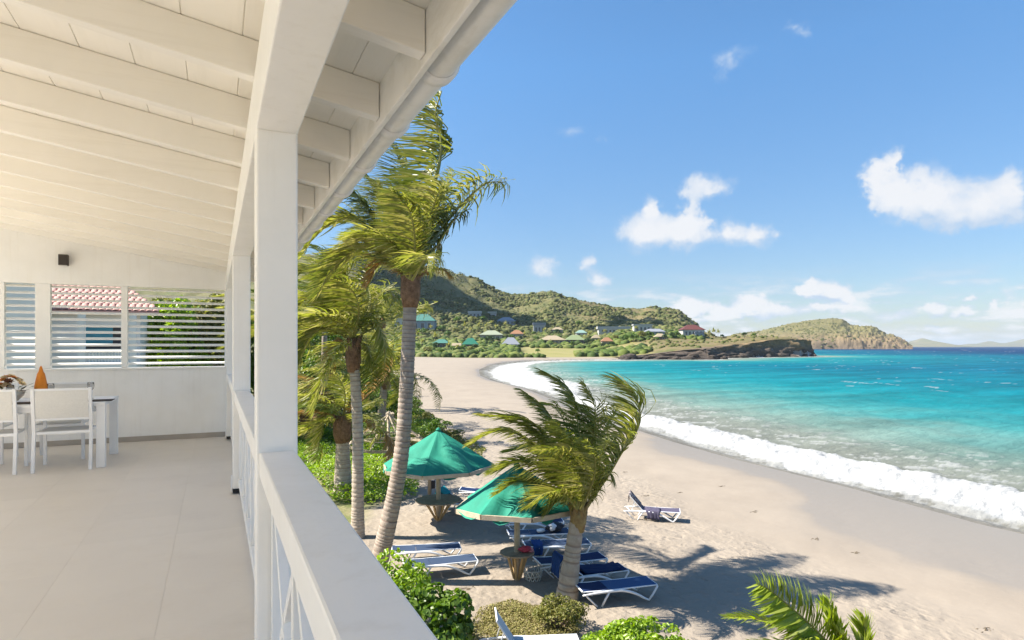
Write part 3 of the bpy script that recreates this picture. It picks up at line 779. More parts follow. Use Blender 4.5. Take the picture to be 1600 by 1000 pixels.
bounds = [(-60, 6), (54, 78), (189, 199), (351, 366)]
edges = [(Xat(a, YW), Xat(b_, YW)) for a, b_ in bounds]
edges = [(X_OPEN + .02, X_OPEN + .10)] + edges
for (a, b_) in edges:
    MB().box(a, b_, YW + .02, YW + .12, LZ0 + .001, LZ1 - .001).build('louvre_post', WHITE, ew, bevel=.003)
NS = 13; pitch = (LZ1 - LZ0) / NS
for i in range(len(edges) - 1):
    xa, xb = edges[i][1] + .002, edges[i+1][0] - .002
    if xb - xa < .1: continue
    sm = None
    for k in range(NS):
        if sm is None:
            Mx = Matrix.Rotation(R(28), 4, 'X'); o = MB().quadbox(Mx, xb - xa, .060, .012).build('louvre_slat', WHITE, ew, bevel=.002); sm = o.data
        else:
            o = link('louvre_slat', sm, ew)
        o.location = ((xa + xb) / 2, YW + .07, LZ0 + pitch * (k + .62))
# wall lamp
lx = Xat(101.5, YW); lz = ZC + 1.205
t = thing('wall_lamp', 'small dark box lamp high on the white end wall', 'lamp', (lx, YW, lz))
MB().box(lx - .03, lx + .03, YW - .028, YW - .001, lz - .045, lz + .045).build('wall_plate', LAMPM, t, bevel=.003)
MB().box(lx - .055, lx + .055, YW - .135, YW - .029, lz - .075, lz + .075).build('lamp_body', LAMPM, t, bevel=.006)
MB().box(lx - .04, lx + .04, YW - .12, YW - .044, lz - .079, lz - .0752).build('diffuser', mat('lamp_glass', (.7, .7, .68), rough=.3), t)

# ------------------------------------------------------------------ dining set
def wl(u_px, depth_floor=None): pass
TX0, TX1, TY0, TY1 = -3.55, -1.15, 8.50, 9.58
t = thing('dining_table', 'long white dining table set with dark place mats', 'table', ((TX0+TX1)/2, (TY0+TY1)/2, ZF))
MB().box(TX0, TX1, TY0, TY1, ZF + .715, ZF + .752).build('tabletop', METAL_WHITE, t, bevel=.004)
for x in (TX0 + .002, TX1 - .092):
    for y in (TY0 + .002, TY1 - .092):
        MB().box(x, x + .09, y, y + .09, ZF + .001, ZF + .714).build('leg', METAL_WHITE, t, bevel=.004)
a = MB(); a.box(TX0 + .1, TX1 - .1, TY0 + .03, TY0 + .06, ZF + .66, ZF + .714); a.box(TX0 + .1, TX1 - .1, TY1 - .06, TY1 - .03, ZF + .66, ZF + .714); a.build('apron', METAL_WHITE, t)
def make_chair():
    t = thing('dining_chair', '', 'chair', (0, 0, 0), 'white mesh dining armchairs around the table')
    # faces +y; origin on the floor under the seat
    w = .265
    for s in (-1, 1):
        MB().bar((s*w, -.30, 0), (s*w, -.245, .44), .034, .034, (0, 1, 0)).build('leg', METAL_WHITE, t, bevel=.004)
        MB().bar((s*w, .25, 0), (s*w, .25, .64), .034, .034, (0, 1, 0)).build('leg', METAL_WHITE, t, bevel=.004)
        MB().bar((s*w, -.245, .44), (s*w, -.325, .935), .034, .030, (0, 1, 0)).build('back_post', METAL_WHITE, t, bevel=.004)
        MB().bar((s*(w+.003), -.268, .655), (s*(w+.003), .275, .655), .046, .022).build('armrest', METAL_WHITE, t, bevel=.005)
    f = MB(); f.bar((-w+.018, .235, .43), (w-.018, .235, .43), .03, .03); f.bar((-w+.018, -.235, .43), (w-.018, -.235, .43), .03, .03)
    for s in (-1, 1): f.bar((s*(w-.03), -.22, .432), (s*(w-.03), .22, .432), .03, .03)
    f.build('seat_frame', METAL_WHITE, t, bevel=.003)
    MB().box(-w+.047, w-.047, -.215, .215, .436, .447).build('seat', SLING_WHITE, t)
    MB().bar((-w+.018, -.272, .585), (w-.018, -.272, .585), .02, .02).build('back_rail', METAL_WHITE, t); MB().bar((-w+.018, -.322, .918), (w-.018, -.322, .918), .02, .024).build('back_rail', METAL_WHITE, t)
    s_ = MB(); n_ = 6
    for j in range(n_ + 1):
        zz = .592 + (.91 - .592) * j / n_; yy = -.273 - (.05) * j / n_ - .012 * math.sin(math.pi * j / n_)
        for x in (-w+.02, w-.02):
            for d in (0, .006): s_.v.append(Vector((x, yy + d, zz)))
    for j in range(n_):
        a = j*4; s_.f += [(a, a+2, a+6, a+4), (a+5, a+7, a+3, a+1)]
    s_.build('backrest', SLING_WHITE, t)
    return t
ch = make_chair()
CH = [(-1.55, 8.73, 0, 'white mesh dining chair seen from behind, right of the two nearest the camera'),
      (-2.25, 8.72, 2, 'white mesh dining chair seen from behind, cut off by the left edge of the photo'),
      (-1.75, 9.50, 180, 'white dining chair across the table, facing the camera beside the orange cone'),
      (-2.55, 9.52, 178, 'white dining chair across the table behind the flower bowl')]
for i, (x, y, a, lb) in enumerate(CH):
    o = ch if i == 0 else copy_tree(ch)
    o.location = (x, y, ZF); o.rotation_euler = (0, 0, R(a)); o['label'] = lb
TZ = ZF + .752
# place mats, bowl of flowers, orange cone
ME = mat('dark_placemat', (.045, .035, .03), rough=.8)
for (px, yy, lb) in ((42, 8.72, 'dark place mat on the table edge between the two nearest chairs'), (146, 8.78, 'dark place mat on the table right of the nearer chair'), (-20, 9.25, None)):
    if lb is None: continue
    xx = Xat(px, yy)
    o = MB().box(xx - .20, xx + .20, yy - .14, yy + .14, TZ + .002, TZ + .008).build('place_mat', ME, off=(xx, yy, TZ)); tag(o, lb, 'place mat', 'dark place mats on the dining table')
fx, fy = Xat(12, 9.02), 9.02
t = thing('flower_bowl', 'low glass bowl of orange and cream flowers on the dining table', 'flowers', (fx, fy, TZ))
MB().lathe([(.06, .0), (.10, .015), (.15, .07), (.17, .13), (.16, .13), (.14, .075), (.09, .03), (.01, .022)], 20, (fx, fy, TZ + .001)).build('bowl', mat('pale_glass_bowl', (.62, .60, .52), rough=.2, spec=.6), t, smooth=True)
pet = [mat('orange_petal', (.75, .26, .05), (.8, .38, .12), rough=.6, scale=30), mat('cream_petal', (.74, .66, .40), (.7, .5, .3), rough=.6, scale=30), mat('dark_centre', (.09, .02, .012), (.05, .03, .012), rough=.7, scale=30), mat('red_petal', (.48, .06, .03), rough=.6)]
rf = random.Random(5)
for i in range(26):
    a = rf.random() * 6.28; r = .19 * math.sqrt(rf.random()); z = TZ + .14 + .15 * (1 - (r/.19)**2) + rf.random()*.03
    c = Vector((fx + r*math.cos(a), fy + r*math.sin(a), z)); tilt = Vector((math.cos(a)*r*3, math.sin(a)*r*3, .6)).normalized(); x = tilt.orthogonal().normalized(); y = tilt.cross(x)
    mb = MB(); s = .032 + rf.random()*.022
    for ring, (rad, up, nn) in enumerate(((1, .15, 8), (.62, .45, 6))):
        for k in range(nn):
            an = 2*math.pi*k/nn + ring*.4; d = x*math.cos(an) + y*math.sin(an); sd_ = x*-math.sin(an) + y*math.cos(an)
            mb.face(c, c + d*s*rad*.55 - sd_*s*.3 + tilt*s*up*.6, c + d*s*rad*1.15 + tilt*s*up, c + d*s*rad*.55 + sd_*s*.3 + tilt*s*up*.6)
    mb.build('blossom', pet[rf.choice((0, 0, 1, 1, 2, 3))], t)
lv = MB()
for i in range(40):
    a = rf.random()*6.28; r = .08 + .14*rf.random(); c = Vector((fx + r*math.cos(a), fy + r*math.sin(a), TZ + .11 + rf.random()*.09)); d = Vector((math.cos(a), math.sin(a), rf.uniform(-.2, .7))).normalized(); s_ = d.cross(Vector((0, 0, 1))).normalized()
    lv.face(c, c + d*.05 + s_*.018, c + d*.10, c + d*.05 - s_*.018)
lv.build('leaves', leaf_mat('bouquet_leaf', [(.02, .035, .01), (.06, .09, .02)], .2), t)
cx, cy = Xat(64, 9.05), 9.05
t = thing('orange_cone', 'tall orange cone ornament standing on the white dining table', 'ornament', (cx, cy, TZ))
ORA = mat('orange_paper', (.72, .27, .03), (.62, .18, .015), rough=.55, scale=9, bump=.2)
MB().lathe([(.085, 0), (.084, .02), (.062, .20), (.040, .32), (.026, .345), (.012, .40), (.004, .415)], 14, (cx, cy, TZ + .001)).build('cone_body', ORA, t, smooth=True)
MB().lathe([(.088, 0), (.092, .006), (.088, .014)], 14, (cx, cy, TZ + .001)).build('base_ring', mat('cone_base', (.5, .36, .2), rough=.6), t)
for k in range(3):
    gx, gy = Xat(18 + k*62, 9.0 + .1*k), 8.95 + .12*k
    t = thing('wine_glass', ['clear wine glass on the table in front of the flower bowl', 'clear wine glass between the flower bowl and the orange cone', 'clear wine glass near the right end of the dining table'][k], 'glass', (gx, gy, TZ), 'wine glasses on the dining table')
    gm = bpy.data.materials.get('clear_glass')
    if gm is None:
        gm, nt, N_, L__, b_ = new_mat('clear_glass'); b_.inputs['Transmission Weight'].default_value = 1; b_.inputs['Roughness'].default_value = .02; b_.inputs['IOR'].default_value = 1.2
    MB().lathe([(.034, 0), (.032, .004), (.005, .01), (.004, .09), (.012, .10), (.034, .125), (.040, .16), (.034, .20), (.0335, .20), (.039, .16), (.033, .127), (.010, .104)], 14, (gx, gy, TZ + .001)).build('glass_bowl', gm, t, smooth=True)
# ------------------------------------------------------------------ palms
FROND = leaf_mat('palm_leaflet', [(.10, .13, .018), (.16, .18, .03), (.225, .225, .045), (.31, .28, .09)], .42, rough=.38, spec=.5)
FROND_Y = leaf_mat('palm_leaflet_yellowing', [(.14, .165, .024), (.21, .23, .036), (.28, .27, .07), (.36, .33, .14)], .45, rough=.42, spec=.45)
FROND_DRY = leaf_mat('palm_leaflet_dry', [(.24, .13, .04), (.34, .20, .06), (.30, .22, .12)], .25, rough=.7)
FROND_YOUNG = leaf_mat('palm_leaflet_young', [(.20, .27, .02), (.26, .33, .03), (.32, .38, .06), (.38, .42, .14)], .42, rough=.35, spec=.4)
FROND_DARK = leaf_mat('palm_leaflet_dark', [(.055, .085, .018), (.085, .115, .026), (.13, .15, .04)], .35, rough=.4, spec=.45)
RACHIS = mat('palm_rachis', (.26, .27, .065), (.20, .17, .06), rough=.5, scale=3)
def trunk_mat(name, light, dark):
    m, nt, N, L, b = new_mat(name)
    a = N.new('ShaderNodeAttribute'); a.attribute_name = 'ring'
    tc = N.new('ShaderNodeTexCoord'); no = N.new('ShaderNodeTexNoise'); no.inputs['Scale'].default_value = 5; no.inputs['Detail'].default_value = 7; no.inputs['Roughness'].default_value = .7; L.new(tc.outputs['Object'], no.inputs['Vector'])
    mr = N.new('ShaderNodeMapRange'); mr.inputs[1].default_value = .35; mr.inputs[2].default_value = .7; L.new(no.outputs['Fac'], mr.inputs[0])
    mx = N.new('ShaderNodeMix'); mx.data_type = 'RGBA'; mx.inputs[6].default_value = rgba(light); mx.inputs[7].default_value = rgba(tuple(x*.62 for x in light)); L.new(mr.outputs[0], mx.inputs[0])
    m2 = N.new('ShaderNodeMix'); m2.data_type = 'RGBA'; L.new(a.outputs['Fac'], m2.inputs[0]); L.new(mx.outputs[2], m2.inputs[6]); m2.inputs[7].default_value = rgba(dark)
    L.new(m2.outputs[2], b.inputs['Base Color']); b.inputs['Roughness'].default_value = .9; b.inputs['Specular IOR Level'].default_value = .15
    bp = N.new('ShaderNodeBump'); bp.inputs['Strength'].default_value = .6; bp.inputs['Distance'].default_value = .03; L.new(no.outputs['Fac'], bp.inputs['Height']); L.new(bp.outputs[0], b.inputs['Normal'])
    return m
TRUNK = trunk_mat('palm_trunk', (.42, .35, .29), (.17, .115, .09))
TRUNK_PALE = trunk_mat('palm_trunk_pale', (.50, .43, .35), (.26, .19, .145))
FIBRE = mat('palm_fibre', (.26, .155, .095), (.13, .075, .045), rough=.95, scale=9, bump=.8, bscale=22, bdist=.05, contrast=(.35, .65))
def trunk(ctrl, radii, parent, ring=.13, m=TRUNK, jag=.011, n=14, name='trunk'):
    c = catmull(ctrl, 400); L = np.r_[0, np.cumsum(np.linalg.norm(np.diff(c, axis=0), axis=1))]
    nr_ = int(L[-1] / ring); rows = []; vals = []; rad = []
    rr = np.random.default_rng(int(L[-1]*1000) % 9999)
    s = 0; pos = []
    cuts = np.cumsum(rr.uniform(.45, 1.55, nr_)); cuts = cuts / cuts[-1] * L[-1]; prev = 0
    for cpos in cuts:
        h = cpos - prev
        for f, dr, val in ((.05, -.4, .95), (.22, .55, .25), (.85, 1.0, .0), (.97, .3, .9)):
            pos.append(prev + h*f); rad.append(dr * jag * rr.uniform(.5, 1.2)); vals.append(val * rr.uniform(.25, 1.0))
        prev = cpos
    pos = np.array(pos); P_ = np.stack([np.interp(pos, L, c[:, i]) for i in range(3)], 1)
    base = np.interp(pos / L[-1], np.linspace(0, 1, len(radii)), radii)
    T = norm(np.gradient(P_, axis=0)); ref = np.array([1., 0, 0]); A = norm(np.cross(T, ref)); B = np.cross(T, A)
    ang = np.linspace(0, 2*np.pi, n, endpoint=False)
    wob = 1 + .05 * (rr.random((len(pos), n)) - .5)
    r_ = (base + np.array(rad))[:, None] * wob
    V = P_[:, None] + A[:, None]*(np.cos(ang)[None, :, None]*r_[..., None]) + B[:, None]*(np.sin(ang)[None, :, None]*r_[..., None])
    i, j = np.meshgrid(np.arange(len(pos)-1), np.arange(n), indexing='ij'); b = (i*n+j).ravel(); b2 = (i*n+(j+1) % n).ravel()
    q = np.stack([b, b2, b2+n, b+n], 1)
    return np_mesh(name, V.reshape(-1, 3), q, m, parent, smooth=True, attrs={'ring': np.repeat(np.clip(vals, 0, 1), n)})
def frond(ctrl, parent, n=64, L=.9, wk=.9, g=.3, w=.042, spread=1.0, fwd=.45, m=FROND, rr=None, start=.12, seed=None, rr0=.032, prof=(.45, 1, .8, .35), ref=None, name='frond', lab=None, segs=4):
    n = int(n*1.55); w = w*1.08
    rr = np.random.default_rng(seed if seed is not None else int(abs(hash_pts(ctrl))) % 100000)
    c = catmull(ctrl, 40); D = np.r_[0, np.cumsum(np.linalg.norm(np.diff(c, axis=0), axis=1))]; tot = D[-1]
    Tc = norm(np.gradient(c, axis=0))
    V = []; Q = []; nv = 0
    # rachis
    k = 6; ang = np.linspace(0, 2*np.pi, k, endpoint=False)
    rad = rr0 * (1 - .82 * np.linspace(0, 1, 40)); rf_ = np.array([.3, .2, .93]); A = norm(np.cross(Tc, rf_)); B = np.cross(Tc, A)
    RV = c[:, None] + A[:, None]*(np.cos(ang)[None, :, None]*rad[:, None, None]*1.25) + B[:, None]*(np.sin(ang)[None, :, None]*rad[:, None, None]*.8)
    i, j = np.meshgrid(np.arange(39), np.arange(k), indexing='ij'); b = (i*k+j).ravel(); b2 = (i*k+(j+1) % k).ravel()
    rq = np.stack([b, b2, b2+k, b+k], 1)
    W_ = np.array(WINDV); G = np.array([0, 0, -1.])
    for side in (-1, 1):
        s = np.sort(np.clip(np.linspace(start, .99, n) + rr.normal(0, .005, n), start, .995)) * tot
        Pp = np.stack([np.interp(s, D, c[:, i]) for i in range(3)], 1); T = norm(np.stack([np.interp(s, D, Tc[:, i]) for i in range(3)], 1))
        up = np.array([0, 0, 1.]) if ref is None else np.array(ref, float)
        S = np.cross(T, up); ln = np.linalg.norm(S, axis=1, keepdims=True)
        S = np.where(ln > .15, S / np.maximum(ln, 1e-6), norm(np.cross(T, np.array(W(0, 1, 0)))))
        N_ = norm(np.cross(S, T))
        d0 = side * S * spread + T * (fwd + .5 * (s/tot)[:, None]**2) + N_ * .18 + rr.normal(0, .17, (n, 3))
        d0 = norm(d0)
        ll = L * np.interp(s/tot, np.linspace(start, 1, len(prof)), prof) * rr.uniform(.82, 1.05, n)
        wkk = wk * rr.uniform(.65, 1.25, (n, 1)); gg = g * rr.uniform(.3, 1.7, (n, 1))
        cur = Pp.copy(); rows = []; prevd = d0
        wp = [.55, 1., .85, .5, .06] if segs == 4 else [.6, 1, .1]
        for kk in range(segs + 1):
            f = kk / segs
            d = norm(d0 + (W_ * wkk) * (f * 1.7 + .12) + G * gg * (f*1.6))
            wd = norm(T * .8 + N_ * .45 * side + rr.normal(0, .05, (n, 3))); wd = wd - d * (wd * d).sum(1, keepdims=True); wd = norm(wd)
            hw_ = w * wp[kk] / 2 * np.interp(s/tot, [0, .3, .8, 1], [.8, 1, .85, .6])[:, None]
            rows.append(cur - wd*hw_); rows.append(cur + wd*hw_)
            cur = cur + d * (ll / segs)[:, None]
        r = np.stack(rows, 1)                       # n, 2*(segs+1), 3
        m_ = 2*(segs+1)
        base = (np.arange(n) * m_)[:, None]
        for kk in range(segs):
            Q.append(base + np.array([2*kk, 2*kk+1, 2*kk+3, 2*kk+2]) + nv)
        V.append(r.reshape(-1, 3)); nv += n * m_
    Q = np.vstack(Q); V = np.vstack(V)
    o = np_mesh(name, V, Q, m, parent)
    ra = np_mesh('rachis', RV.reshape(-1, 3), rq, RACHIS if m is not FROND_DRY else FIBRE, o, smooth=True)
    if lab: o['label'] = lab
    return o
def hash_pts(c): return sum((i+1) * (p[0]*131 + p[1]*71 + p[2]*37) for i, p in enumerate(c)) * 13
def wild_frond(crown, az, el, L, rr, wind=.6, grav=.55):
    """centre line of a frond that leaves the crown and is bent by its weight and the wind"""
    d = np.array([math.cos(az)*math.cos(el), math.sin(az)*math.cos(el), math.sin(el)]); p = np.array(crown, float); out = [p.copy()]
    for k in range(5):
        d = d + np.array(WINDV)*wind*.16*(k+.4) + np.array([0, 0, -1])*grav*.15*(k+.3); d /= np.linalg.norm(d); p = p + d*L/5; out.append(p.copy())
    return out
def boots(crown, axis, parent, n=16, r=.2, h=.7, rr=None, m=FIBRE, L=.28):
    mb = MB(); crown = Vector(crown); axis = Vector(axis).normalized(); x = axis.orthogonal().normalized(); y = axis.cross(x)
    for i in range(n):
        a = i * 2.4 + rr.uniform(-.2, .2); f = i / n; p = crown - axis * h * (1 - f); rad = r * (.75 + .5*f)
        o = x*math.cos(a) + y*math.sin(a); p0 = p + o*rad*.55; ln = L * rr.uniform(.6, 1.2)
        tip = p0 + o*ln*.42 + axis*ln
        mb.tube([p0 - axis*.10, p0 + o*.06 + axis*ln*.45, tip], [.075, .062, .025], 5)
    mb.tube([crown - axis*(h+.18), crown - axis*h*.8, crown - axis*h*.25, crown + axis*.08], [r*.75, r*1.02, r*1.0, r*.55], 12)
    return mb.build('fibre_sheath', m, parent, smooth=True)

# --- A: tall palm in front of the hill
vA = depth_at(914)
def A(px, py, dv=0): return PV(px, py, vA + dv)
palmA = thing('palm_tree', 'tallest coconut palm with wind-combed crown and leaning ringed trunk', 'palm', A(581, 914), 'coconut palms along the beach')
trunk([A(580, 930), A(594, 872), A(613, 790), A(627, 710), A(634, 620), A(638, 540), A(641, 470), A(642, 430)], [.27, .225, .205, .19, .18, .175, .17, .16], palmA, ring=.115)
boots(A(642, 425), (.02, 0, 1), palmA, 22, .25, .75, np.random.default_rng(1))
fa = lambda pts, **k: frond([A(*p) for p in pts], palmA, **k)
fa([(641,436),(653,365),(671,310),(686,258),(688,215),(680,180),(690,142)], n=92, L=1.7, wk=2.4, g=.55, spread=.5, fwd=.05, w=.055, rr0=.06, prof=(.75,1,.95,.5), ref=(0,0,1))
fa([(643,436),(668,392),(700,345),(735,306),(762,286),(786,285)], n=76, L=1.35, wk=.9, g=.75, w=.05, rr0=.05, prof=(.5,.9,1,.55))
fa([(636,432),(600,372),(570,320),(545,300),(520,320)], n=76, L=1.35, wk=.7, g=.7, w=.05, m=FROND_DARK)
fa([(635,432),(592,372),(545,340),(500,360),(470,400)], n=80, L=1.3, wk=1.0, g=.35, w=.045, m=FROND_Y)
fa([(637,434),(606,390),(565,385),(520,420),(495,460)], n=70, L=1.2, wk=1.0, g=.5, w=.045)
fa([(634,440),(612,408),(592,412),(574,445)], n=36, L=.8, wk=.7, g=.8, m=FROND_DRY, w=.03, lab='dry orange dead frond hanging on the left side')
fa([(648,440),(672,420),(692,422),(706,432)], n=28, L=.55, wk=.4, g=.9, m=FROND_DRY, w=.03, lab='dry orange dead frond on the right side')
fa([(648,436),(682,385),(708,345),(728,330)], n=62, L=1.15, wk=.55, g=1.0, w=.048, m=FROND_DARK)
fa([(641,434,.5),(640,340,1),(625,255,1.4),(600,205,1.8)], n=80, L=1.4, wk=1.3, g=.3, w=.05)
fa([(640,436,-.3),(648,385,-1),(640,330,-1.7),(612,300,-2.2)], n=66, L=1.2, wk=1.2, g=.4, w=.048)
fa([(639,436,.6),(612,370,1.8),(590,300,2.5),(560,262,3)], n=70, L=1.3, wk=1.2, g=.4, w=.05, m=FROND_DARK)
fa([(645,436,.5),(668,360,1.3),(690,300,2),(705,275,2.4)], n=70, L=1.3, wk=1.1, g=.55, w=.05)
fa([(639,434,.2),(618,375,.5),(602,330,.8),(590,285,1)], n=80, L=1.4, wk=1.4, g=.5, w=.045, m=FROND_Y)
fa([(638,436,-.2),(615,400,-.6),(585,372,-1),(550,372,-1.2)], n=70, L=1.3, wk=1.0, g=.5, w=.045, m=FROND_Y)
fa([(636,436,.8),(600,405,2),(555,400,3),(525,440,3.6)], n=70, L=1.3, wk=.9, g=.6, w=.045)
fa([(643,436,-.2),(662,370,-.5),(678,320,-.8),(690,290,-1)], n=74, L=1.5, wk=1.8, g=.6, w=.045, m=FROND_Y)
fa([(644,438,-.5),(660,410,-1.4),(668,400,-2.2),(668,425,-2.8)], n=46, L=.9, wk=.7, g=.9, w=.045)
# --- B: second palm, left of it
vB = depth_at(842)
def B(px, py, dv=0): return PV(px, py, vB + dv)
palmB = thing('palm_tree', 'slender coconut palm with upright pale trunk left of the tallest palm', 'palm', B(559, 842), 'coconut palms along the beach')
trunk([B(559, 856), B(559, 760), B(559, 680), B(556, 610), B(553, 560), B(552, 535)], [.235, .19, .175, .165, .16, .15], palmB, ring=.125, m=TRUNK_PALE)
boots(B(552, 532), (0, 0, 1), palmB, 20, .24, .85, np.random.default_rng(2))
fb = lambda pts, **k: frond([B(*p) for p in pts], palmB, **k)
fb([(548,528),(545,486),(537,440),(527,396)], n=80, L=1.6, wk=2.2, g=.5, spread=.55, fwd=.1, w=.055, rr0=.055, m=FROND_Y)
fb([(552,528),(566,470),(584,430),(604,408)], n=70, L=1.35, wk=1.0, g=.6, w=.05)
fb([(546,530),(512,482),(482,466),(455,490)], n=70, L=1.4, wk=.9, g=.6, w=.05, m=FROND_Y)
fb([(546,535),(516,512),(482,530),(462,585)], n=66, L=1.3, wk=.8, g=.6, w=.05)
fb([(556,532),(584,505),(600,540),(600,600)], n=60, L=1.1, wk=.6, g=.8, w=.045, m=FROND_Y)
fb([(548,528),(522,455),(494,420),(462,425)], n=76, L=1.5, wk=1.1, g=.45, w=.05)
fb([(548,540,-.5),(528,540,-1.4),(505,575,-2),(490,640,-2.2)], n=60, L=1.2, wk=.8, g=.6, w=.05, m=FROND_Y)
fb([(552,530,.6),(575,470,1.5),(606,455,2.2),(625,490,2.6)], n=60, L=1.2, wk=.8, g=.7, w=.05)
fb([(550,530,.6),(530,460,1.6),(505,400,2.4),(480,380,3)], n=70, L=1.4, wk=1.1, g=.4, w=.05, m=FROND_DARK)
fb([(546,545),(530,530),(520,548),(516,590)], n=30, L=.7, wk=.5, g=.9, w=.03, m=FROND_DRY, lab='dry orange dead frond')
fb([(556,536),(572,540),(580,570),(582,620)], n=40, L=.9, wk=.6, g=.9, w=.04)
rrb = np.random.default_rng(21)
for i in range(6):
    frond(wild_frond(B(551, 530), rrb.uniform(0, 6.28), rrb.uniform(.3, 1.2), rrb.uniform(3, 3.8), rrb, .8), palmB, n=60, L=1.2, wk=1.0, g=.5, w=.05, m=(FROND, FROND_Y)[i % 2])
# --- E: short palm in front, streaming in the wind
vE = depth_at(938)
def E(px, py, dv=0): return PV(px, py, vE + dv)
palmE = thing('palm_tree', 'short stout palm streaming leftwards in the wind beside the front green umbrella', 'palm', E(886, 938), 'coconut palms along the beach')
trunk([E(884, 952), E(889, 905), E(895, 860), E(900, 825), E(903, 800)], [.31, .245, .20, .175, .16], palmE, ring=.20, m=TRUNK_PALE, jag=.014)
boots(E(904, 792), (.03, 0, 1), palmE, 18, .20, .42, np.random.default_rng(3), L=.34, m=mat('palm_sheath_yellow', (.36, .27, .11), (.20, .12, .06), rough=.9, scale=9, bump=.6, bscale=25, bdist=.03))
fe = lambda pts, **k: frond([E(*p) for p in pts], palmE, **k)
fe([(913,798),(933,768),(953,738),(972,706),(990,682),(1000,655),(994,624),(972,600)], n=84, L=1.25, wk=1.25, g=.25, spread=.6, w=.042, rr0=.05, prof=(.5,1,1,.6), m=FROND_Y)
fe([(903,790),(907,720),(902,655),(886,607),(846,580)], n=80, L=1.0, wk=1.1, g=.2, w=.038)
fe([(900,792),(884,716),(856,648),(815,610)], n=76, L=1.0, wk=1.0, g=.3, w=.036)
fe([(898,792),(868,706),(826,660),(748,648)], n=80, L=.9, wk=.9, g=.4, w=.038)
fe([(897,795),(858,722),(808,678),(772,675),(733,694)], n=76, L=.85, wk=.8, g=.6, w=.036, m=FROND_Y)
fe([(898,800),(862,765),(812,752),(776,770)], n=66, L=.85, wk=1.0, g=.5, w=.038)
fe([(904,790),(922,705),(930,640),(912,598)], n=70, L=.9, wk=.9, g=.3, w=.036)
fe([(898,796),(862,742),(815,722),(768,738)], n=72, L=.95, wk=1.0, g=.6, w=.04)
fe([(905,790,.5),(926,715,1),(950,660,1.4),(968,632,1.6)], n=66, L=.85, wk=.9, g=.45, w=.036)
fe([(909,800),(935,762),(950,740),(958,752)], n=40, L=.7, wk=.3, g=.9, w=.034)
fe([(902,795,-.4),(892,740,-1),(872,705,-1.6),(846,705,-2)], n=64, L=.9, wk=1.0, g=.6, w=.04)
fe([(901,795,-.4),(880,770,-.9),(850,772,-1.4),(822,792,-1.6)], n=56, L=.8, wk=.8, g=.6, w=.038)
fe([(903,792,.4),(895,700,1),(870,640,1.6),(835,632,2)], n=70, L=.95, wk=1.0, g=.4, w=.036, m=FROND_Y)
fe([(908,796,-.5),(925,755,-1.1),(930,720,-1.5),(915,690,-1.8)], n=60, L=.9, wk=1.1, g=.45, w=.038, m=FROND_Y)
fe([(902,798),(885,775),(862,790),(850,805)], n=40, L=.7, wk=.7, g=.9, w=.034)
fe([(900,792),(874,725),(838,676),(792,655)], n=70, L=.9, wk=.9, g=.5, w=.036, m=FROND_Y)
fe([(899,794,.3),(868,735,.8),(836,700,1.2),(790,705,1.4)], n=70, L=.9, wk=.9, g=.5, w=.036)
fe([(906,790,.3),(918,712,.7),(915,650,1),(890,625,1.2)], n=66, L=.9, wk=1.0, g=.4, w=.034, m=FROND_Y)
fe([(904,794,-.3),(905,740,-.8),(893,690,-1.2),(868,660,-1.5)], n=66, L=.95, wk=1.1, g=.5, w=.036)
fe([(907,796,-.3),(918,752,-.6),(935,715,-.9),(955,690,-1)], n=60, L=.9, wk=1.1, g=.45, w=.036, m=FROND_Y)
for i, (a_, b_) in enumerate(((915, 770), (895, 760), (905, 745))):
    frond([E(904, 794), E((904+a_)/2, 775), E(a_, b_ - 15)], palmE, n=26, L=.5, wk=.6, g=.5, w=.03, m=FROND_Y)
# --- C, D, G: palms farther back on the left
def simple_palm(base_px, crown_px, lab, rads_, nf, Lf, seed, wind=.7, m_=(FROND, FROND_Y, FROND_DARK), extra=(), tm=TRUNK, mid=None, elr=(-.3, 1.25), nl=48, bo=True, Ll=1.05):
    v = depth_at(base_px[1]); f = lambda px, py, dv=0: PV(px, py, v + dv)
    t = thing('palm_tree', lab, 'palm', f(*base_px), 'coconut palms along the beach')
    mid = mid or ((base_px[0]+crown_px[0])/2, (base_px[1]+crown_px[1])/2)
    trunk([f(base_px[0], base_px[1] + 12), f(*base_px), f(*mid), f(*crown_px)], rads_, t, m=tm)
    rr = np.random.default_rng(seed); cr = f(crown_px[0], crown_px[1] - 3)
    if bo: boots(cr, (0, 0, 1), t, 16, rads_[-1]*1.5, .9, rr)
    for i in range(nf):
        az = i * 2.399 + rr.uniform(-.3, .3); el = elr[1] + (elr[0] - elr[1]) * (i + .5) / nf
        frond(wild_frond(cr, az, el, Lf * rr.uniform(.85, 1.1), rr, wind), t, n=nl, L=Ll * rr.uniform(.85, 1.1), wk=.85, g=.5, w=.05, m=m_[i % len(m_)], segs=4)
    for pts in extra: frond([f(*p) for p in pts], t, n=nl, L=1.1, wk=.8, g=.6, w=.05, m=FROND_Y)
    return t
simple_palm((536, 770), (535, 655), 'stout palm with pale flared trunk left of the slender palm', [.42, .34, .27, .25], 15, 3.6, 31, tm=TRUNK_PALE, extra=[[(533,640),(505,600),(478,610),(465,660)], [(533,640),(515,640),(500,680),(495,720)]], m_=(FROND, FROND_DRY, FROND_Y, FROND_DARK))
simple_palm((592, 692), (602, 585), 'bushy palm standing behind the bare umbrella frame', [.30, .26, .24, .22], 17, 4.8, 32, m_=(FROND_Y, FROND, FROND_Y), extra=[[(604,580),(612,540),(626,548),(622,605)], [(604,580),(628,560),(648,590),(652,640)], [(604,580),(625,610),(640,640),(648,690)]])
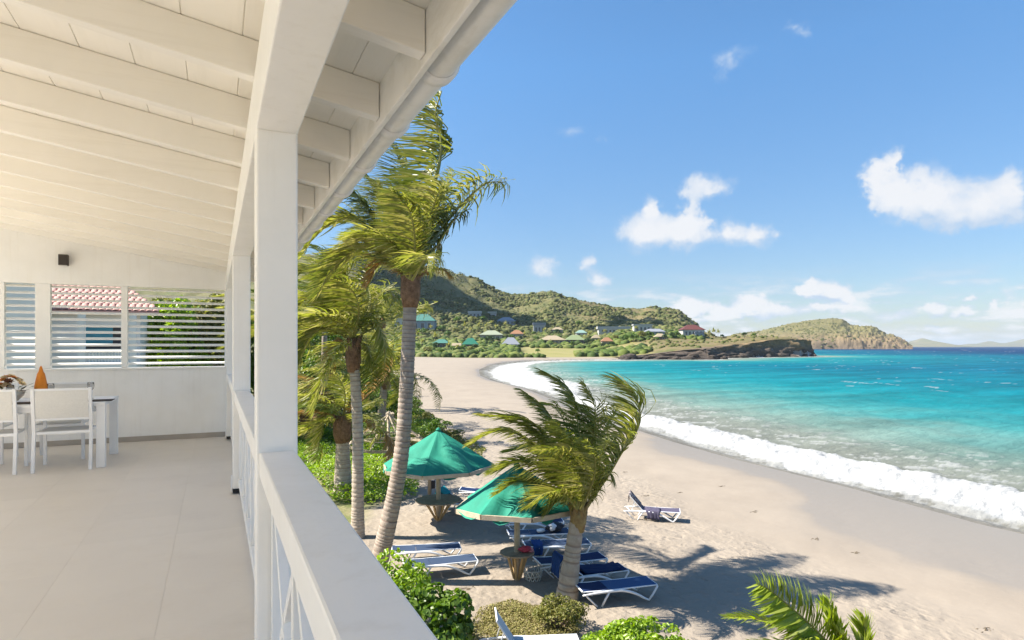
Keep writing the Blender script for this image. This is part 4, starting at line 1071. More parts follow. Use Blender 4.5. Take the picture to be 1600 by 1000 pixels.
simple_palm((474, 693), (474, 640), 'small palm with yellowing fronds at the edge of the nearest post', [.22, .18, .16, .15], 11, 2.6, 33, m_=(FROND_Y, FROND_DRY, FROND))
simple_palm((505, 668), (508, 470), 'tall palm farthest left, half hidden by other crowns', [.30, .24, .2, .18], 15, 4.6, 34, m_=(FROND, FROND_DARK, FROND_Y))
simple_palm((610, 640), (598, 500), 'palm far behind the crowd of crowns beside the tallest trunk', [.3, .26, .22, .2], 14, 4.6, 35, m_=(FROND_Y, FROND))
simple_palm((440, 700), (436, 520), 'palm hidden mostly behind the nearest white post', [.3, .26, .22, .2], 14, 4.4, 36)
# --- F: young palm close to the balcony at the lower right
vF = 11.3
def F(px, py, dv=0): return PV(px, py, vF + dv)
palmF = thing('palm_tree', 'young bright green palm at the bottom edge of the photo on the open sand', 'palm', F(1330, 1078), 'coconut palms along the beach')
boots(F(1325, 1045), (0, 0, 1), palmF, 12, .14, .35, np.random.default_rng(5))
ff = lambda pts, **k: frond([F(*p) for p in pts], palmF, **{'m': FROND_YOUNG, **k})
ff([(1325,1048),(1300,1012),(1268,978),(1232,946),(1200,920),(1182,912)], n=60, L=.78, wk=.55, g=.04, w=.062, spread=1.0, fwd=.35, rr0=.03, prof=(.6,1,.85,.35), ref=tuple(W(-.35,-.75,.55)))
ff([(1325,1048),(1285,1006),(1235,985),(1180,968),(1134,964)], n=54, L=.55, wk=.6, g=.15, w=.05, prof=(.6,1,.8,.3))
ff([(1328,1048),(1312,1000),(1300,965),(1296,940)], n=44, L=.6, wk=.2, g=.0, w=.055, spread=.7, fwd=.9)
ff([(1335,1048),(1350,1010),(1352,985),(1345,965)], n=40, L=.55, wk=.2, g=.05, w=.05, fwd=.9, spread=.6)
ff([(1322,1050),(1280,1030),(1225,1012),(1175,1005)], n=48, L=.5, wk=.6, g=.2, w=.045)
ff([(1332,1050,.3),(1380,1030,.6),(1430,1030,1),(1460,1050,1.2)], n=44, L=.6, wk=.5, g=.3, w=.05)
ff([(1325,1050,-.4),(1310,1030,-1.2),(1290,1040,-1.8),(1270,1080,-2)], n=44, L=.6, wk=.5, g=.3, w=.05)

# ------------------------------------------------------------------ broadleaf plants
LEAF_LIME = leaf_mat('lime_leaf', [(.14, .23, .014), (.21, .32, .02), (.30, .42, .05)], .35, rough=.35, spec=.5)
LEAF_MID = leaf_mat('mid_green_leaf', [(.05, .10, .012), (.09, .16, .02), (.15, .23, .03)], .3, rough=.4, spec=.4)
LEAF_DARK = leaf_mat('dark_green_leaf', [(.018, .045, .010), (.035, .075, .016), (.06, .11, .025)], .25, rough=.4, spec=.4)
LEAF_OLIVE = leaf_mat('olive_leaf', [(.10, .12, .024), (.17, .175, .04), (.25, .235, .075)], .3, rough=.5)
LEAF_DRY = leaf_mat('dry_leaf', [(.19, .19, .05), (.27, .24, .09), (.33, .28, .15)], .25, rough=.7)
BARK = mat('bark', (.20, .15, .11), (.11, .08, .06), rough=.95, scale=8, bump=.5)
def leaf_cloud(centres, normals, size, rr, aspect=.55, jit=.6, fold=.18):
    n = len(centres); d = norm(normals + rr.normal(0, jit, (n, 3))); x = norm(np.cross(d, rr.normal(0, 1, (n, 3)))); y = np.cross(d, x)
    s = (size * rr.uniform(.6, 1.25, n))[:, None]
    b = centres - x*s*.5; t = centres + x*s*.5; a = aspect
    r1 = centres - x*s*.18 + y*s*a*.5 + d*s*fold; r2 = centres + x*s*.2 + y*s*a*.45 + d*s*fold
    l1 = centres - x*s*.18 - y*s*a*.5 + d*s*fold; l2 = centres + x*s*.2 - y*s*a*.45 + d*s*fold
    V = np.stack([b, r1, r2, t, l2, l1], 1).reshape(-1, 3); k = (np.arange(n)*6)[:, None]
    Q = np.vstack([k + np.array([0, 1, 2, 3]), k + np.array([0, 3, 4, 5])])
    return V, Q
def clump_points(c, rad, n, rr, clumps=14, cr=.42, low=-.35):
    rad = np.array(rad, float); c = np.array(c, float)
    cd = norm(rr.normal(0, 1, (clumps*3, 3))); cd = cd[cd[:, 2] > low][:clumps]; k = len(cd)
    cc = cd * rr.uniform(.55, .85, (k, 1)); sz = rr.uniform(.7, 1.3, k) * cr
    pick = rr.integers(0, k, n); dd = norm(rr.normal(0, 1, (n, 3))); dd[:, 2] = np.where(dd[:, 2] < -.4, -dd[:, 2], dd[:, 2])
    p = cc[pick] + dd * (sz[pick] * rr.uniform(.6, 1.0, n)**.5)[:, None]
    return c + p * rad, norm(dd + np.array([0, 0, .5]))
def bush(name, lab, cat, base, rad, n, size, m, seed, group=None, clumps=14, aspect=.55, stem=True, jit=.6, cr=.42, lift=.75):
    rr = np.random.default_rng(seed); base = Vector(base)
    t = thing(name, lab, cat, base, group)
    c = np.array(base) + np.array([0, 0, rad[2]*lift])
    p, d = clump_points(c, rad, n, rr, clumps, cr)
    p[:, 2] = np.maximum(p[:, 2], base.z + .02)
    V, Q = leaf_cloud(p, d, size, rr, aspect, jit)
    np_mesh('foliage' if cat != 'tree' else 'crown', V, Q, m, t)
    if stem:
        mb = MB()
        for i in range(6):
            a = i*1.05 + rr.uniform(0, .5); q = base + Vector((math.cos(a)*rad[0]*.55, math.sin(a)*rad[1]*.55, rad[2]*1.05*lift))
            mb.tube([base + Vector((0, 0, -.1)), base*.55 + q*.45 + Vector((0, 0, rad[2]*.12)), q], [.05*rad[2]**.5, .035*rad[2]**.5, .012], 6)
        mb.build('stems' if cat != 'tree' else 'trunk', BARK, t, smooth=True)
    return t
G = lambda px, py: ground_pt(px, py)
# the two shrubs under the balcony and the lime hedge at the bottom edge
bush('shrub', 'lime green shrub beside the top rail, in front of the tallest palm trunk', 'shrub', G(612, 985), (.85, .85, .85), 2600, .105, LEAF_LIME, 41, 'leafy shrubs below the balcony', 22)
bush('shrub', 'bright green broad-leaved shrub against the rail at the bottom of the photo', 'shrub', G(655, 1030), (.95, .85, .80), 1900, .15, LEAF_MID, 42, 'leafy shrubs below the balcony', 18, aspect=.75)
bush('shrub', 'lime green clipped bush at the bottom edge left of the young palm', 'shrub', G(985, 1062), (1.2, .75, .62), 4200, .085, LEAF_LIME, 43, 'leafy shrubs below the balcony', 34, cr=.3)
# spiky tuft between them
rr = np.random.default_rng(44)
t = thing('grass_tuft', 'small spiky tuft beside the lime green shrub near the front loungers', 'plant', G(668, 948))
mbq = []; tv = []; 
c0 = np.array(G(668, 948)); n = 120; a = rr.uniform(0, 6.28, n); r = rr.uniform(.0, .3, n); b0 = c0 + np.stack([np.cos(a)*r*.5, np.sin(a)*r*.5, a*0], 1); dd = norm(np.stack([np.cos(a)*.7, np.sin(a)*.7, rr.uniform(.5, 1.3, n)], 1)); ln = rr.uniform(.25, .5, (n, 1)); sd_ = norm(np.cross(dd, [0, 0, 1]))*.012
V = np.stack([b0-sd_, b0+sd_, b0+dd*ln*.6+sd_*.8, b0+dd*ln*.6-sd_*.8, b0+dd*ln+np.array([0,0,-.03])+sd_*.1, b0+dd*ln+np.array([0,0,-.03])-sd_*.1], 1).reshape(-1, 3); k = (np.arange(n)*6)[:, None]
np_mesh('blades', V, np.vstack([k+np.array([0,1,2,3]), k+np.array([3,2,4,5])]), LEAF_OLIVE, t)
# low mound with creeping plants beside the short palm
rr = np.random.default_rng(45)
bush('ground_cover_bush', 'olive rounded bush at the foot of the short palm', 'shrub', G(876, 984), (.66, .55, .42), 3200, .055, LEAF_OLIVE, 46, None, 40, cr=.26)
def scatter(name, poly, n, size, m, seed, lift=.12, dens=None, hump=0, kind='stuff', parent=None, aspect=.6, minpy=None):
    rr = np.random.default_rng(seed); poly = np.array(poly, float)
    x0, y0 = poly.min(0); x1, y1 = poly.max(0); pts = []
    # polygon corners stand on the ground: sample between them in ground space
    gp = [ground_pt(*p) for p in poly]; UV = np.array([uv_of(p) for p in gp]); a0 = UV.min(0); a1 = UV.max(0)
    uv = rr.uniform(a0, a1, (n*4, 2)); ins = np.zeros(len(uv), bool)
    for i in range(len(UV)):
        p, q = UV[i], UV[(i+1) % len(UV)]; c = ((p[1] > uv[:, 1]) != (q[1] > uv[:, 1])) & (uv[:, 0] < (q[0]-p[0])*(uv[:, 1]-p[1])/(q[1]-p[1]+1e-9)+p[0]); ins ^= c
    uv = uv[ins]
    dn = fbm(uv[:, 0]*.8, uv[:, 1]*.8, 4); uv = uv[dn > (dens if dens is not None else .42)][:n]
    z = ground_z(uv[:, 0], uv[:, 1]); hh = fbm(uv[:, 0]*.7+9, uv[:, 1]*.7, 4)
    z = z + .01 + rr.random(len(uv))**.7 * lift * np.clip(hh*2 - .2, .15, 2)
    V, Q = leaf_cloud(to_world(uv[:, 0], uv[:, 1], z), np.tile([0, 0, 1.], (len(uv), 1)), size, rr, aspect, .55)
    o = np_mesh(name, V, Q, m, parent); o['kind'] = kind; return o
scatter('creeping_grass', [(745, 985), (765, 950), (800, 940), (835, 950), (880, 948), (905, 955), (912, 985), (880, 1000), (800, 1010)], 9000, .05, LEAF_DRY, 47, .07, dens=.36)
scatter('dry_creeper', [(720, 1000), (750, 955), (800, 950), (860, 970), (850, 1010), (760, 1020)], 3000, .05, LEAF_DRY, 48, .10, dens=.45)
# creeping beach plants under the palms
scatter('beach_creeper', [(455, 690), (500, 672), (570, 690), (610, 700), (650, 735), (655, 775), (600, 790), (560, 790), (520, 785), (490, 745), (440, 745)], 15000, .13, LEAF_LIME, 49, .45, dens=.30)
scatter('beach_creeper', [(470, 660), (560, 655), (640, 665), (640, 720), (560, 715), (440, 720)], 9000, .15, LEAF_MID, 50, .6, dens=.30)
scatter('vine_tongue', [(640, 648), (668, 655), (720, 685), (760, 702), (750, 722), (700, 712), (640, 700)], 5200, .14, LEAF_OLIVE, 51, .25, dens=.34)
scatter('vine_tongue', [(615, 640), (650, 640), (690, 664), (680, 690), (620, 690)], 4200, .17, LEAF_MID, 52, .5, dens=.30)
for i in range(0): pass
# sea-grape thicket behind the palms
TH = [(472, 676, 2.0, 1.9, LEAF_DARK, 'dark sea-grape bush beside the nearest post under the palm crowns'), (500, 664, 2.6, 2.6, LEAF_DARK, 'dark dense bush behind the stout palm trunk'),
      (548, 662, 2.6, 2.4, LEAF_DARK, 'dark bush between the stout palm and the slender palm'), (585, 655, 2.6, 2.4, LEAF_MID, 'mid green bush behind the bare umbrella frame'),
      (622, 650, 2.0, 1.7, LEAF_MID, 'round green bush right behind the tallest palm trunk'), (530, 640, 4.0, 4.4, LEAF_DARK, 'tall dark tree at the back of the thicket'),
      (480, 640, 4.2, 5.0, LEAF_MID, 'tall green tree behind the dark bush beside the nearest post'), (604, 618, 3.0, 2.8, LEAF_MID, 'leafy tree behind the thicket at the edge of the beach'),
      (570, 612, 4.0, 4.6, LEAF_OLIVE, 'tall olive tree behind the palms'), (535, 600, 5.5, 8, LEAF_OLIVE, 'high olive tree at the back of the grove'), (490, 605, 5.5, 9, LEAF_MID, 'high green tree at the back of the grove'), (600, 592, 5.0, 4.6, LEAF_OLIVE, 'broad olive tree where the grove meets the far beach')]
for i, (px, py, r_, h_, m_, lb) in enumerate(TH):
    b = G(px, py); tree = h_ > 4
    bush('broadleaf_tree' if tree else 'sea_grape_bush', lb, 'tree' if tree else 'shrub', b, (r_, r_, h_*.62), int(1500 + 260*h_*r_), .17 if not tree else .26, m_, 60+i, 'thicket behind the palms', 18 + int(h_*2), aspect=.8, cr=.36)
for i, (px, py, r_) in enumerate(((650, 655, .7), (662, 664, .8), (688, 676, .7), (706, 690, .6))):
    bush('low_bush', ['low green bush right of the tallest trunk at the edge of the sand', 'low green bush behind the first green umbrella', 'low bush on the tongue of vines behind the umbrella top', 'small bush at the tip of the tongue of vines'][i], 'shrub', G(px, py), (r_*1.3, r_, r_*.75), 900, .12, (LEAF_MID, LEAF_OLIVE)[i % 2], 80+i, 'low bushes on the upper beach', 12)
# trees seen through the louvres and between the posts
TV = [(265, 43, 2.6, 8.6, LEAF_LIME, 'leafy lime green tree outside the louvres of the end wall'), (335, 45, 2.6, 8.8, LEAF_OLIVE, 'olive tree outside, beside the far post'), (300, 52, 4.2, 9.6, LEAF_MID, 'broad tree behind the lime green tree outside the louvres'), (397, 46, 2.4, 8.0, LEAF_MID, 'green tree seen through the gap between the posts'), (230, 54, 3.6, 9.4, LEAF_OLIVE, 'olive tree behind the corner of the white neighbouring house')]
for i, (px, y, r_, h_, m_, lb) in enumerate(TV):
    bush('garden_tree', lb, 'tree', (Xat(px, y), y, 1.6), (r_, r_, h_*.60), 9000, .26, m_, 90+i, 'garden trees beyond the end wall', 30, aspect=.6, cr=.30)
# hill scrub: thousands of bushes, one mass
ico = np.array([(0,0,1),(.894,0,.447),(.276,.851,.447),(-.724,.526,.447),(-.724,-.526,.447),(.276,-.851,.447),(.724,.526,-.447),(-.276,.851,-.447),(-.894,0,-.447),(-.276,-.851,-.447),(.724,-.526,-.447),(0,0,-1)])
icf = np.array([(0,1,2),(0,2,3),(0,3,4),(0,4,5),(0,5,1),(1,6,2),(2,7,3),(3,8,4),(4,9,5),(5,10,1),(2,6,7),(3,7,8),(4,8,9),(5,9,10),(1,10,6)])
def scrub(name, px0, px1, v0, v1, n, s0, s1, m, seed, cond=None):
    rr = np.random.default_rng(seed); px = rr.uniform(px0, px1, n); v = np.exp(rr.uniform(math.log(v0), math.log(v1), n)); u = (px-800)/FPX*v
    d = sdist(u, v); ok = d < -8
    if cond is not None: ok &= cond(px, v, u, d)
    u, v, d = u[ok], v[ok], d[ok]; z = ground_z(u, v, d); k = len(u)
    s = rr.uniform(s0, s1, k)**1.0 * np.where(rr.random(k) < .12, 1.5, 1)
    V = ico[None] * (1 + rr.uniform(-.35, .35, (k, 12, 1))) * (s[:, None, None] * np.array([1, 1, .62])) + to_world(u, v, z + s*.25)[:, None]
    F_ = (icf[None] + (np.arange(k)*12)[:, None, None]).reshape(-1, 3)
    o = np_mesh(name, V.reshape(-1, 3), F_, m, smooth=False); o['kind'] = 'stuff'; return o
SCRUB = leaf_mat('hill_scrub', [(.055, .072, .02), (.085, .10, .03), (.125, .13, .045), (.16, .15, .065)], .12, rough=.8, spec=.15)
SCRUBD = leaf_mat('village_scrub', [(.04, .07, .015), (.075, .115, .02), (.12, .155, .03), (.17, .18, .06)], .15, rough=.7, spec=.2)
scrub('hill_scrub', 560, 1112, 520, 1090, 19000, 1.0, 3.0, SCRUB, 101, lambda px, v, u, d: (fbm(u*.025, v*.025, 4) > .43) | ((v < 600) & (px < 800)))
scrub('hill_scrub', 560, 1112, 540, 1060, 11000, .5, 1.3, SCRUB, 108)
scrub('village_scrub', 560, 830, 332, 540, 2600, 1.2, 3.0, SCRUBD, 102, lambda px, v, u, d: ~((px > 808) & (v < 480)))
scrub('village_scrub', 830, 1100, 470, 600, 1300, 1.2, 3.0, SCRUBD, 103)
scrub('shore_scrub', 785, 850, 340, 372, 330, 1.0, 2.6, SCRUBD, 104, lambda px, v, u, d: v < 345 + (840-px)*.4)
scrub('shore_scrub', 905, 1015, 352, 420, 900, 1.0, 3.2, SCRUBD, 105, lambda px, v, u, d: (d < -18) & (np.abs(px - 960) < 70 - (v-352)*.4))
scrub('point_scrub', 1000, 1215, 380, 520, 260, .6, 1.6, SCRUB, 106, lambda px, v, u, d: d < -12)
_r = np.random.default_rng(107); _i = _r.integers(0, pp.size, 5200); _k = (zz.ravel()[_i] > 6) & (_r.random(5200) > .75*rk.ravel()[_i]) & (fbm(uu.ravel()[_i]*.03, vv.ravel()[_i]*.03, 4) > .44); _i = _i[_k]
_s = _r.uniform(1.2, 3.6, len(_i)); _c = to_world(uu.ravel()[_i] + _r.normal(0, 2, len(_i)), vv.ravel()[_i], zz.ravel()[_i])
o = np_mesh('far_hill_scrub', (ico[None]*(1 + _r.uniform(-.3, .3, (len(_i), 12, 1)))*(_s[:, None, None]*np.array([1, 1, .6])) + _c[:, None]).reshape(-1, 3), (icf[None] + (np.arange(len(_i))*12)[:, None, None]).reshape(-1, 3), SCRUB); o['kind'] = 'stuff'
# ------------------------------------------------------------------ beach furniture
def umbrella(base, lab, r, rim, apex, seed, table_r, table_h, cover=True, phase=.2):
    rr = random.Random(seed); b = Vector(base)
    name = 'beach_umbrella' if cover else 'bare_umbrella_frame'
    t = thing(name, lab, 'umbrella', b, 'timber beach umbrellas')
    wood = WOOD if cover else WOOD_PALE
    MB().tube([b + Vector((0, 0, -.3)), b + Vector((0, 0, 1.2)), b + Vector((0, 0, apex - .12))], [.085, .08, .065], 12).build('post', WOOD_PALE if cover else wood, t, smooth=True)
    n = 8; ap = b + Vector((0, 0, apex)); corners = []
    for k in range(n):
        a = 2*math.pi*k/n + phase; corners.append(b + Vector((r*math.cos(a), r*math.sin(a), rim + rr.uniform(-.08, .08))))
    for k in range(n):
        c = corners[k]; c2 = corners[(k+1) % n]
        MB().bar(ap + Vector((0, 0, -.07)), c + Vector((0, 0, -.04)), .045, .05).build('rib', wood, t)
        d = (c2 - c); MB().bar(c + d*.01 + Vector((0, 0, -.075)), c2 - d*.01 + Vector((0, 0, -.075)), .05, .12).build('rim_board', WOOD_PALE, t)
        if not cover and k % 1 == 0:
            m1 = ap.lerp(c, .55); m2 = ap.lerp(c2, .55); MB().bar(m1, m2, .03, .04).build('purlin', wood, t)
            m1 = ap.lerp(c, .8); m2 = ap.lerp(c2, .8); MB().bar(m1, m2, .03, .04).build('purlin', wood, t)
        if cover:
            # canvas gore, slack and creased between the ribs
            mb = MB(); NU, NV = 10, 10; w0 = rr.uniform(0, 6)
            for i in range(NU + 1):
                f = i / NU; pl = ap.lerp(c, f); pr = ap.lerp(c2, f)
                for j in range(NV + 1):
                    g_ = j / NV; p = pl.lerp(pr, g_); sag = math.sin(math.pi*g_) * f
                    wr = math.sin(f*7 + g_*5 + w0) * .05 + math.sin(f*4 - g_*9 + w0*2) * .028 + math.sin(g_*16 + f*3 + w0) * .012
                    p = p + Vector((0, 0, -.0 + .012 - .14*sag*f + wr*sag*1.6)) + Vector(WINDV) * (.05*sag)
                    mb.v.append(p)
            for i in range(NU):
                for j in range(NV):
                    a = i*(NV+1)+j; mb.f.append((a, a+NV+1, a+NV+2, a+1))
            # hem hanging over the rim board
            for j in range(NV + 1):
                p = mb.v[NU*(NV+1)+j]; mb.v.append(p + (p - b).normalized()*.015 + Vector((0, 0, -.025)))
            q = (NU+1)*(NV+1)
            for j in range(NV): a = NU*(NV+1)+j; mb.f.append((a, q+j, q+j+1, a+1))
            mb.build('canvas_panel', GREEN_FAB, t, smooth=True)
    MB().lathe([(.10, -.02), (.09, .02), (.03, .07), (.008, .09)], 10, ap).build('cap', GREEN_FAB if cover else wood, t, smooth=True)
    if table_r:
        tz = b.z + table_h; npl = 6
        poly = [(table_r*math.cos(2*math.pi*k/8 + .3), table_r*math.sin(2*math.pi*k/8 + .3)) for k in range(8)]
        # table of planks, cut to an octagon
        for k in range(npl):
            y0 = -table_r + 2*table_r*k/npl + .006; y1 = -table_r + 2*table_r*(k+1)/npl - .006
            def half(y): return max(.12, min(table_r*.96, math.sqrt(max(table_r**2*1.0 - y*y, .01)) * 1.0))
            h0, h1 = half(y0), half(y1); pl = [(b.x - h0, b.y + y0), (b.x + h0, b.y + y0), (b.x + h1, b.y + y1), (b.x - h1, b.y + y1)]
            MB().prism(pl, tz - .035, tz + rr.uniform(-.002, .003)).build('table_plank', WOOD, t)
        for k in range(8):
            a = 2*math.pi*k/8 + .1; o = Vector((math.cos(a), math.sin(a), 0))
            MB().bar(b + o*.09 + Vector((0, 0, .05)), b + o*(table_r*.62) + Vector((0, 0, table_h - .036)), .045, .055, (o.y, -o.x, 0)).build('table_strut', WOOD_YEL, t)
    return t
U1 = ground_pt(685, 814); U2 = ground_pt(808, 906)
umbrella(U1, 'far green canvas beach umbrella over a wooden table, right of the tallest palm trunk', 1.98, 2.0, 3.20, 1, .82, .76)
umbrella(U2, 'near green canvas beach umbrella beside the short windswept palm', 1.62, 2.04, 3.02, 2, .46, .74, phase=.55)
umbrella(ground_pt(607, 742), 'bare pale timber umbrella frame without canvas, between the two palm trunks', 1.95, 1.55, 2.95, 3, 0, 0, cover=False, phase=.1)
p0 = ground_pt(671, 775)
t = thing('timber_post', 'grey timber post standing behind the table of the far green umbrella', 'post', p0)
MB().tube([p0 + Vector((0, 0, -.3)), p0 + Vector((.01, 0, 1.0)), p0 + Vector((0, 0, 1.95))], [.08, .075, .07], 10).build('pole', WOOD, t, smooth=True)
MB().box(p0.x + .08, p0.x + .22, p0.y - .07, p0.y + .07, p0.z + .3, p0.z + .62).build('box', BLACK, t)

def sling_strip(pts, w, th=.008):
    mb = MB(); pts = [Vector(p) for p in pts]
    for p in pts:
        for y in (-w/2, w/2):
            for d in (0, -th): mb.v.append(p + Vector((0, y, d)))
    for i in range(len(pts)-1):
        a = i*4; mb.f += [(a, a+4, a+6, a+2), (a+3, a+7, a+5, a+1), (a, a+1, a+5, a+4), (a+2, a+6, a+7, a+3)]
    a = (len(pts)-1)*4; mb.f += [(0, 2, 3, 1), (a, a+1, a+3, a+2)]
    return mb
def make_lounger(back=0, sl=BLUE_SLING, lab='', group='beach loungers on the sand'):
    """local frame: head at x=0, foot towards +x, 1.95 m"""
    t = thing('beach_lounger', lab, 'lounger', (0, 0, 0), group)
    for s in (-1, 1):
        y = s*.315
        rail = catmull([(-.02, y, .315), (.30, y, .335), (.70, y, .345), (1.05, y, .32), (1.35, y, .215), (1.58, y, .085), (1.70, y, .03)], 22)
        MB().tube([Vector(p) for p in rail], [.021 + .012*math.sin(math.pi*i/21) for i in range(22)], 8).build('side_rail', METAL_WHITE, t, smooth=True)
        MB().tube([Vector(p) for p in ((1.69, y, .018), (1.80, y, .15), (1.92, y, .33), (1.93, y, .352))], [.024, .026, .026, .022], 8).build('foot_leg', METAL_WHITE, t, smooth=True)
        MB().tube([Vector(p) for p in ((.46, y*1.0, .0), (.56, y, .18), (.66, y, .335))], [.022, .026, .026], 8).build('leg', METAL_WHITE, t, smooth=True)
        MB().tube([Vector(p) for p in ((.36, y*.93, .0), (.20, y*.93, .16), (.06, y*.93, .31))], [.018, .02, .02], 8).build('leg', METAL_WHITE, t, smooth=True)
        MB().bar((.66, s*.288, .362), (1.93, s*.288, .362), .03, .026).build('bed_rail', METAL_WHITE, t, bevel=.006)
    MB().bar((1.93, -.30, .362), (1.93, .30, .362), .03, .03).build('foot_bar', METAL_WHITE, t, bevel=.006)
    sling_strip([(x, 0, .382 - .012*math.sin(math.pi*(x-.66)/1.27)) for x in np.linspace(.66, 1.92, 8)], .565).build('sling_seat', sl, t)
    h = Vector((.66, 0, .375)); a = R(back); d = Vector((-math.cos(a), 0, math.sin(a)))
    up = Vector((math.sin(a), 0, math.cos(a)))
    for s in (-1, 1):
        o = Vector((0, s*.288, 0)); MB().bar(h + o - up*.013, h + o + d*.68 - up*.013, .03, .026, tuple(up)).build('back_rail', METAL_WHITE, t, bevel=.006)
    MB().bar(h + d*.68 + Vector((0, -.30, 0)), h + d*.68 + Vector((0, .30, 0)), .03, .03).build('head_bar', METAL_WHITE, t, bevel=.006)
    sling_strip([h + d*f + up*.008 - up*(.02*math.sin(math.pi*f/.68)) for f in np.linspace(0.01, .68, 6)], .565).build('sling_back', sl, t)
    if back > 10:
        for s in (-1, 1):
            q = h + d*.42 + Vector((0, s*.27, 0)); MB().bar(q, (q.x - .12, s*.27, .34), .02, .02).build('prop', METAL_WHITE, t)
    return t
def place_lounger(o, head_px, foot_px, zoff=.36):
    a = P(*head_px, z=ZS + zoff); b = P(*foot_px, z=ZS + zoff); d = (b - a); d.z = 0
    u, v = uv_of((a+b)/2); d.normalize()
    c = (a + b) / 2 - d * .975
    o.location = (c.x, c.y, GZ(u, v) - .01); o.rotation_euler = (0, 0, math.atan2(d.y, d.x))
    return o
flat = make_lounger(2, BLUE_SLING)
L1 = place_lounger(flat, (612, 861), (721, 854)); L1['label'] = 'flat blue-grey lounger, the farther of the pair beside the tallest palm trunk'
L2 = place_lounger(copy_tree(flat), (632, 885), (744, 874)); L2['label'] = 'flat blue-grey lounger, the nearer of the pair above the lime green shrub'
navy = make_lounger(4, BLUE_DARK)
L3 = place_lounger(navy, (770, 816), (898, 812)); L3['label'] = 'navy lounger farthest back under the near green umbrella, with the brown bag on it'
L4 = place_lounger(copy_tree(flat), (785, 835), (900, 830)); L4['label'] = 'blue-grey lounger just behind the post of the near green umbrella'
L5 = place_lounger(copy_tree(flat), (815, 853), (925, 847)); L5['label'] = 'blue-grey lounger behind the plank table with the red bundle'
L6 = place_lounger(copy_tree(navy), (838, 880), (944, 868)); L6['label'] = 'navy lounger behind the short palm trunk, second from the front'
nvt = make_lounger(38, BLUE_DARK)
L7 = place_lounger(nvt, (868, 900), (974, 887)); L7['label'] = 'navy lounger with raised back under blue towels, behind the short palm trunk'
L8 = place_lounger(copy_tree(flat), (905, 922), (1018, 909)); L8['label'] = 'nearest blue lounger with curved white frame, right of the short palm trunk'
for ch_ in L8.children:
    if ch_.name.startswith('sling'):
        ch_.data = ch_.data.copy(); ch_.data.materials[0] = BLUE_DARK if 'back' in ch_.name else mat('steel_blue_sling', (.05, .11, .23), (.04, .085, .19), spec=.08, rough=.7, scale=30)
pur = make_lounger(48, PURPLE)
L9 = place_lounger(pur, (986, 793), (1053, 797)); L9['label'] = 'lone lounger with raised patterned back on the open sand'
ub = make_lounger(35, BLUE_SLING)
L10 = place_lounger(ub, (690, 784), (756, 790)); L10['label'] = 'lounger with raised back behind the table of the far green umbrella'
L11 = place_lounger(copy_tree(navy), (715, 766), (800, 768)); L11['label'] = 'navy lounger in the shade behind the far green umbrella'
whl = make_lounger(58, mat('pale_blue_sling', (.42, .48, .56), (.36, .42, .5), rough=.7, scale=30))
L12 = place_lounger(whl, (752, 1010), (905, 1004)); L12['label'] = 'pale lounger with raised back cut off by the bottom edge of the photo'

def drape(name, lab, pts, w, m, seed, along, cat='towel', group='towels draped on loungers'):
    """a cloth that hangs over the line pts (world points), w wide along the direction 'along'"""
    rr = random.Random(seed); pts = catmull([tuple(p) for p in pts], 14); al = Vector(along).normalized(); mb = MB(); NV = 8
    for i, p in enumerate(pts):
        for j in range(NV + 1):
            g_ = j/NV - .5; edge = abs(i/13 - .35)*1.2
            mb.v.append(Vector(p) + al*(g_*w*(1 - .15*edge + .08*math.sin(i*.9+seed))) + Vector((0, 0, .014*math.sin(j*2.1 + i*.6 + seed))) + Vector(W(0, -1, 0))*(.03*math.sin(j*2.6 + seed)*min(1, edge*1.6)))
    for i in range(13):
        for j in range(NV): a = i*(NV+1)+j; mb.f.append((a, a+NV+1, a+NV+2, a+1))
    c = Vector(pts[4]); o = mb.build(name, m, smooth=True, off=c); sm = o.modifiers.new('thickness', 'SOLIDIFY'); sm.thickness = .012
    return tag(o, lab, cat, group)
def lp(L, x, y, z): return Matrix.Translation(L.location) @ Matrix.Rotation(L.rotation_euler.z, 4, 'Z') @ Vector((x, y, z))
def ldir(L, v): return Matrix.Rotation(L.rotation_euler.z, 3, 'Z') @ Vector(v)
drape('towel', 'bright blue towel hanging over the raised lounger back, left of the short palm trunk', [lp(L7, .42, 0, .62), lp(L7, .17, 0, .83), lp(L7, .10, 0, .86), lp(L7, .03, 0, .72), lp(L7, .0, 0, .36)], .60, BLUE_TOWEL, 1, ldir(L7, (0, 1, 0)))
drape('towel', 'dark blue towel spread along the lounger right of the short palm trunk', [lp(L7, .70, 0, .43), lp(L7, 1.1, .02, .402), lp(L7, 1.5, 0, .402), lp(L7, 1.80, 0, .405)], .62, BLUE_DARK, 2, ldir(L7, (0, 1, 0)))
drape('towel', 'blue towel trailing from the side of the lounger just right of the short palm trunk', [lp(L6, .85, .1, .41), lp(L6, .85, -.20, .41), lp(L6, .85, -.34, .36), lp(L6, .87, -.37, .08)], .38, BLUE_TOWEL, 3, ldir(L6, (1, 0, 0)))
drape('towel', 'small blue towel at the head of the lounger behind the red bundle', [lp(L5, .35, .2, .43), lp(L5, .35, -.1, .43), lp(L5, .33, -.33, .40), lp(L5, .3, -.38, .15)], .32, BLUE_TOWEL, 4, ldir(L5, (1, 0, 0)))
drape('towel', 'teal towel over the raised lounger back behind the far umbrella post', [lp(L10, .40, 0, .62), lp(L10, .14, 0, .80), lp(L10, .08, 0, .82), lp(L10, 0, 0, .66), lp(L10, -.04, 0, .34)], .6, TEAL_TOWEL, 5, ldir(L10, (0, 1, 0)))
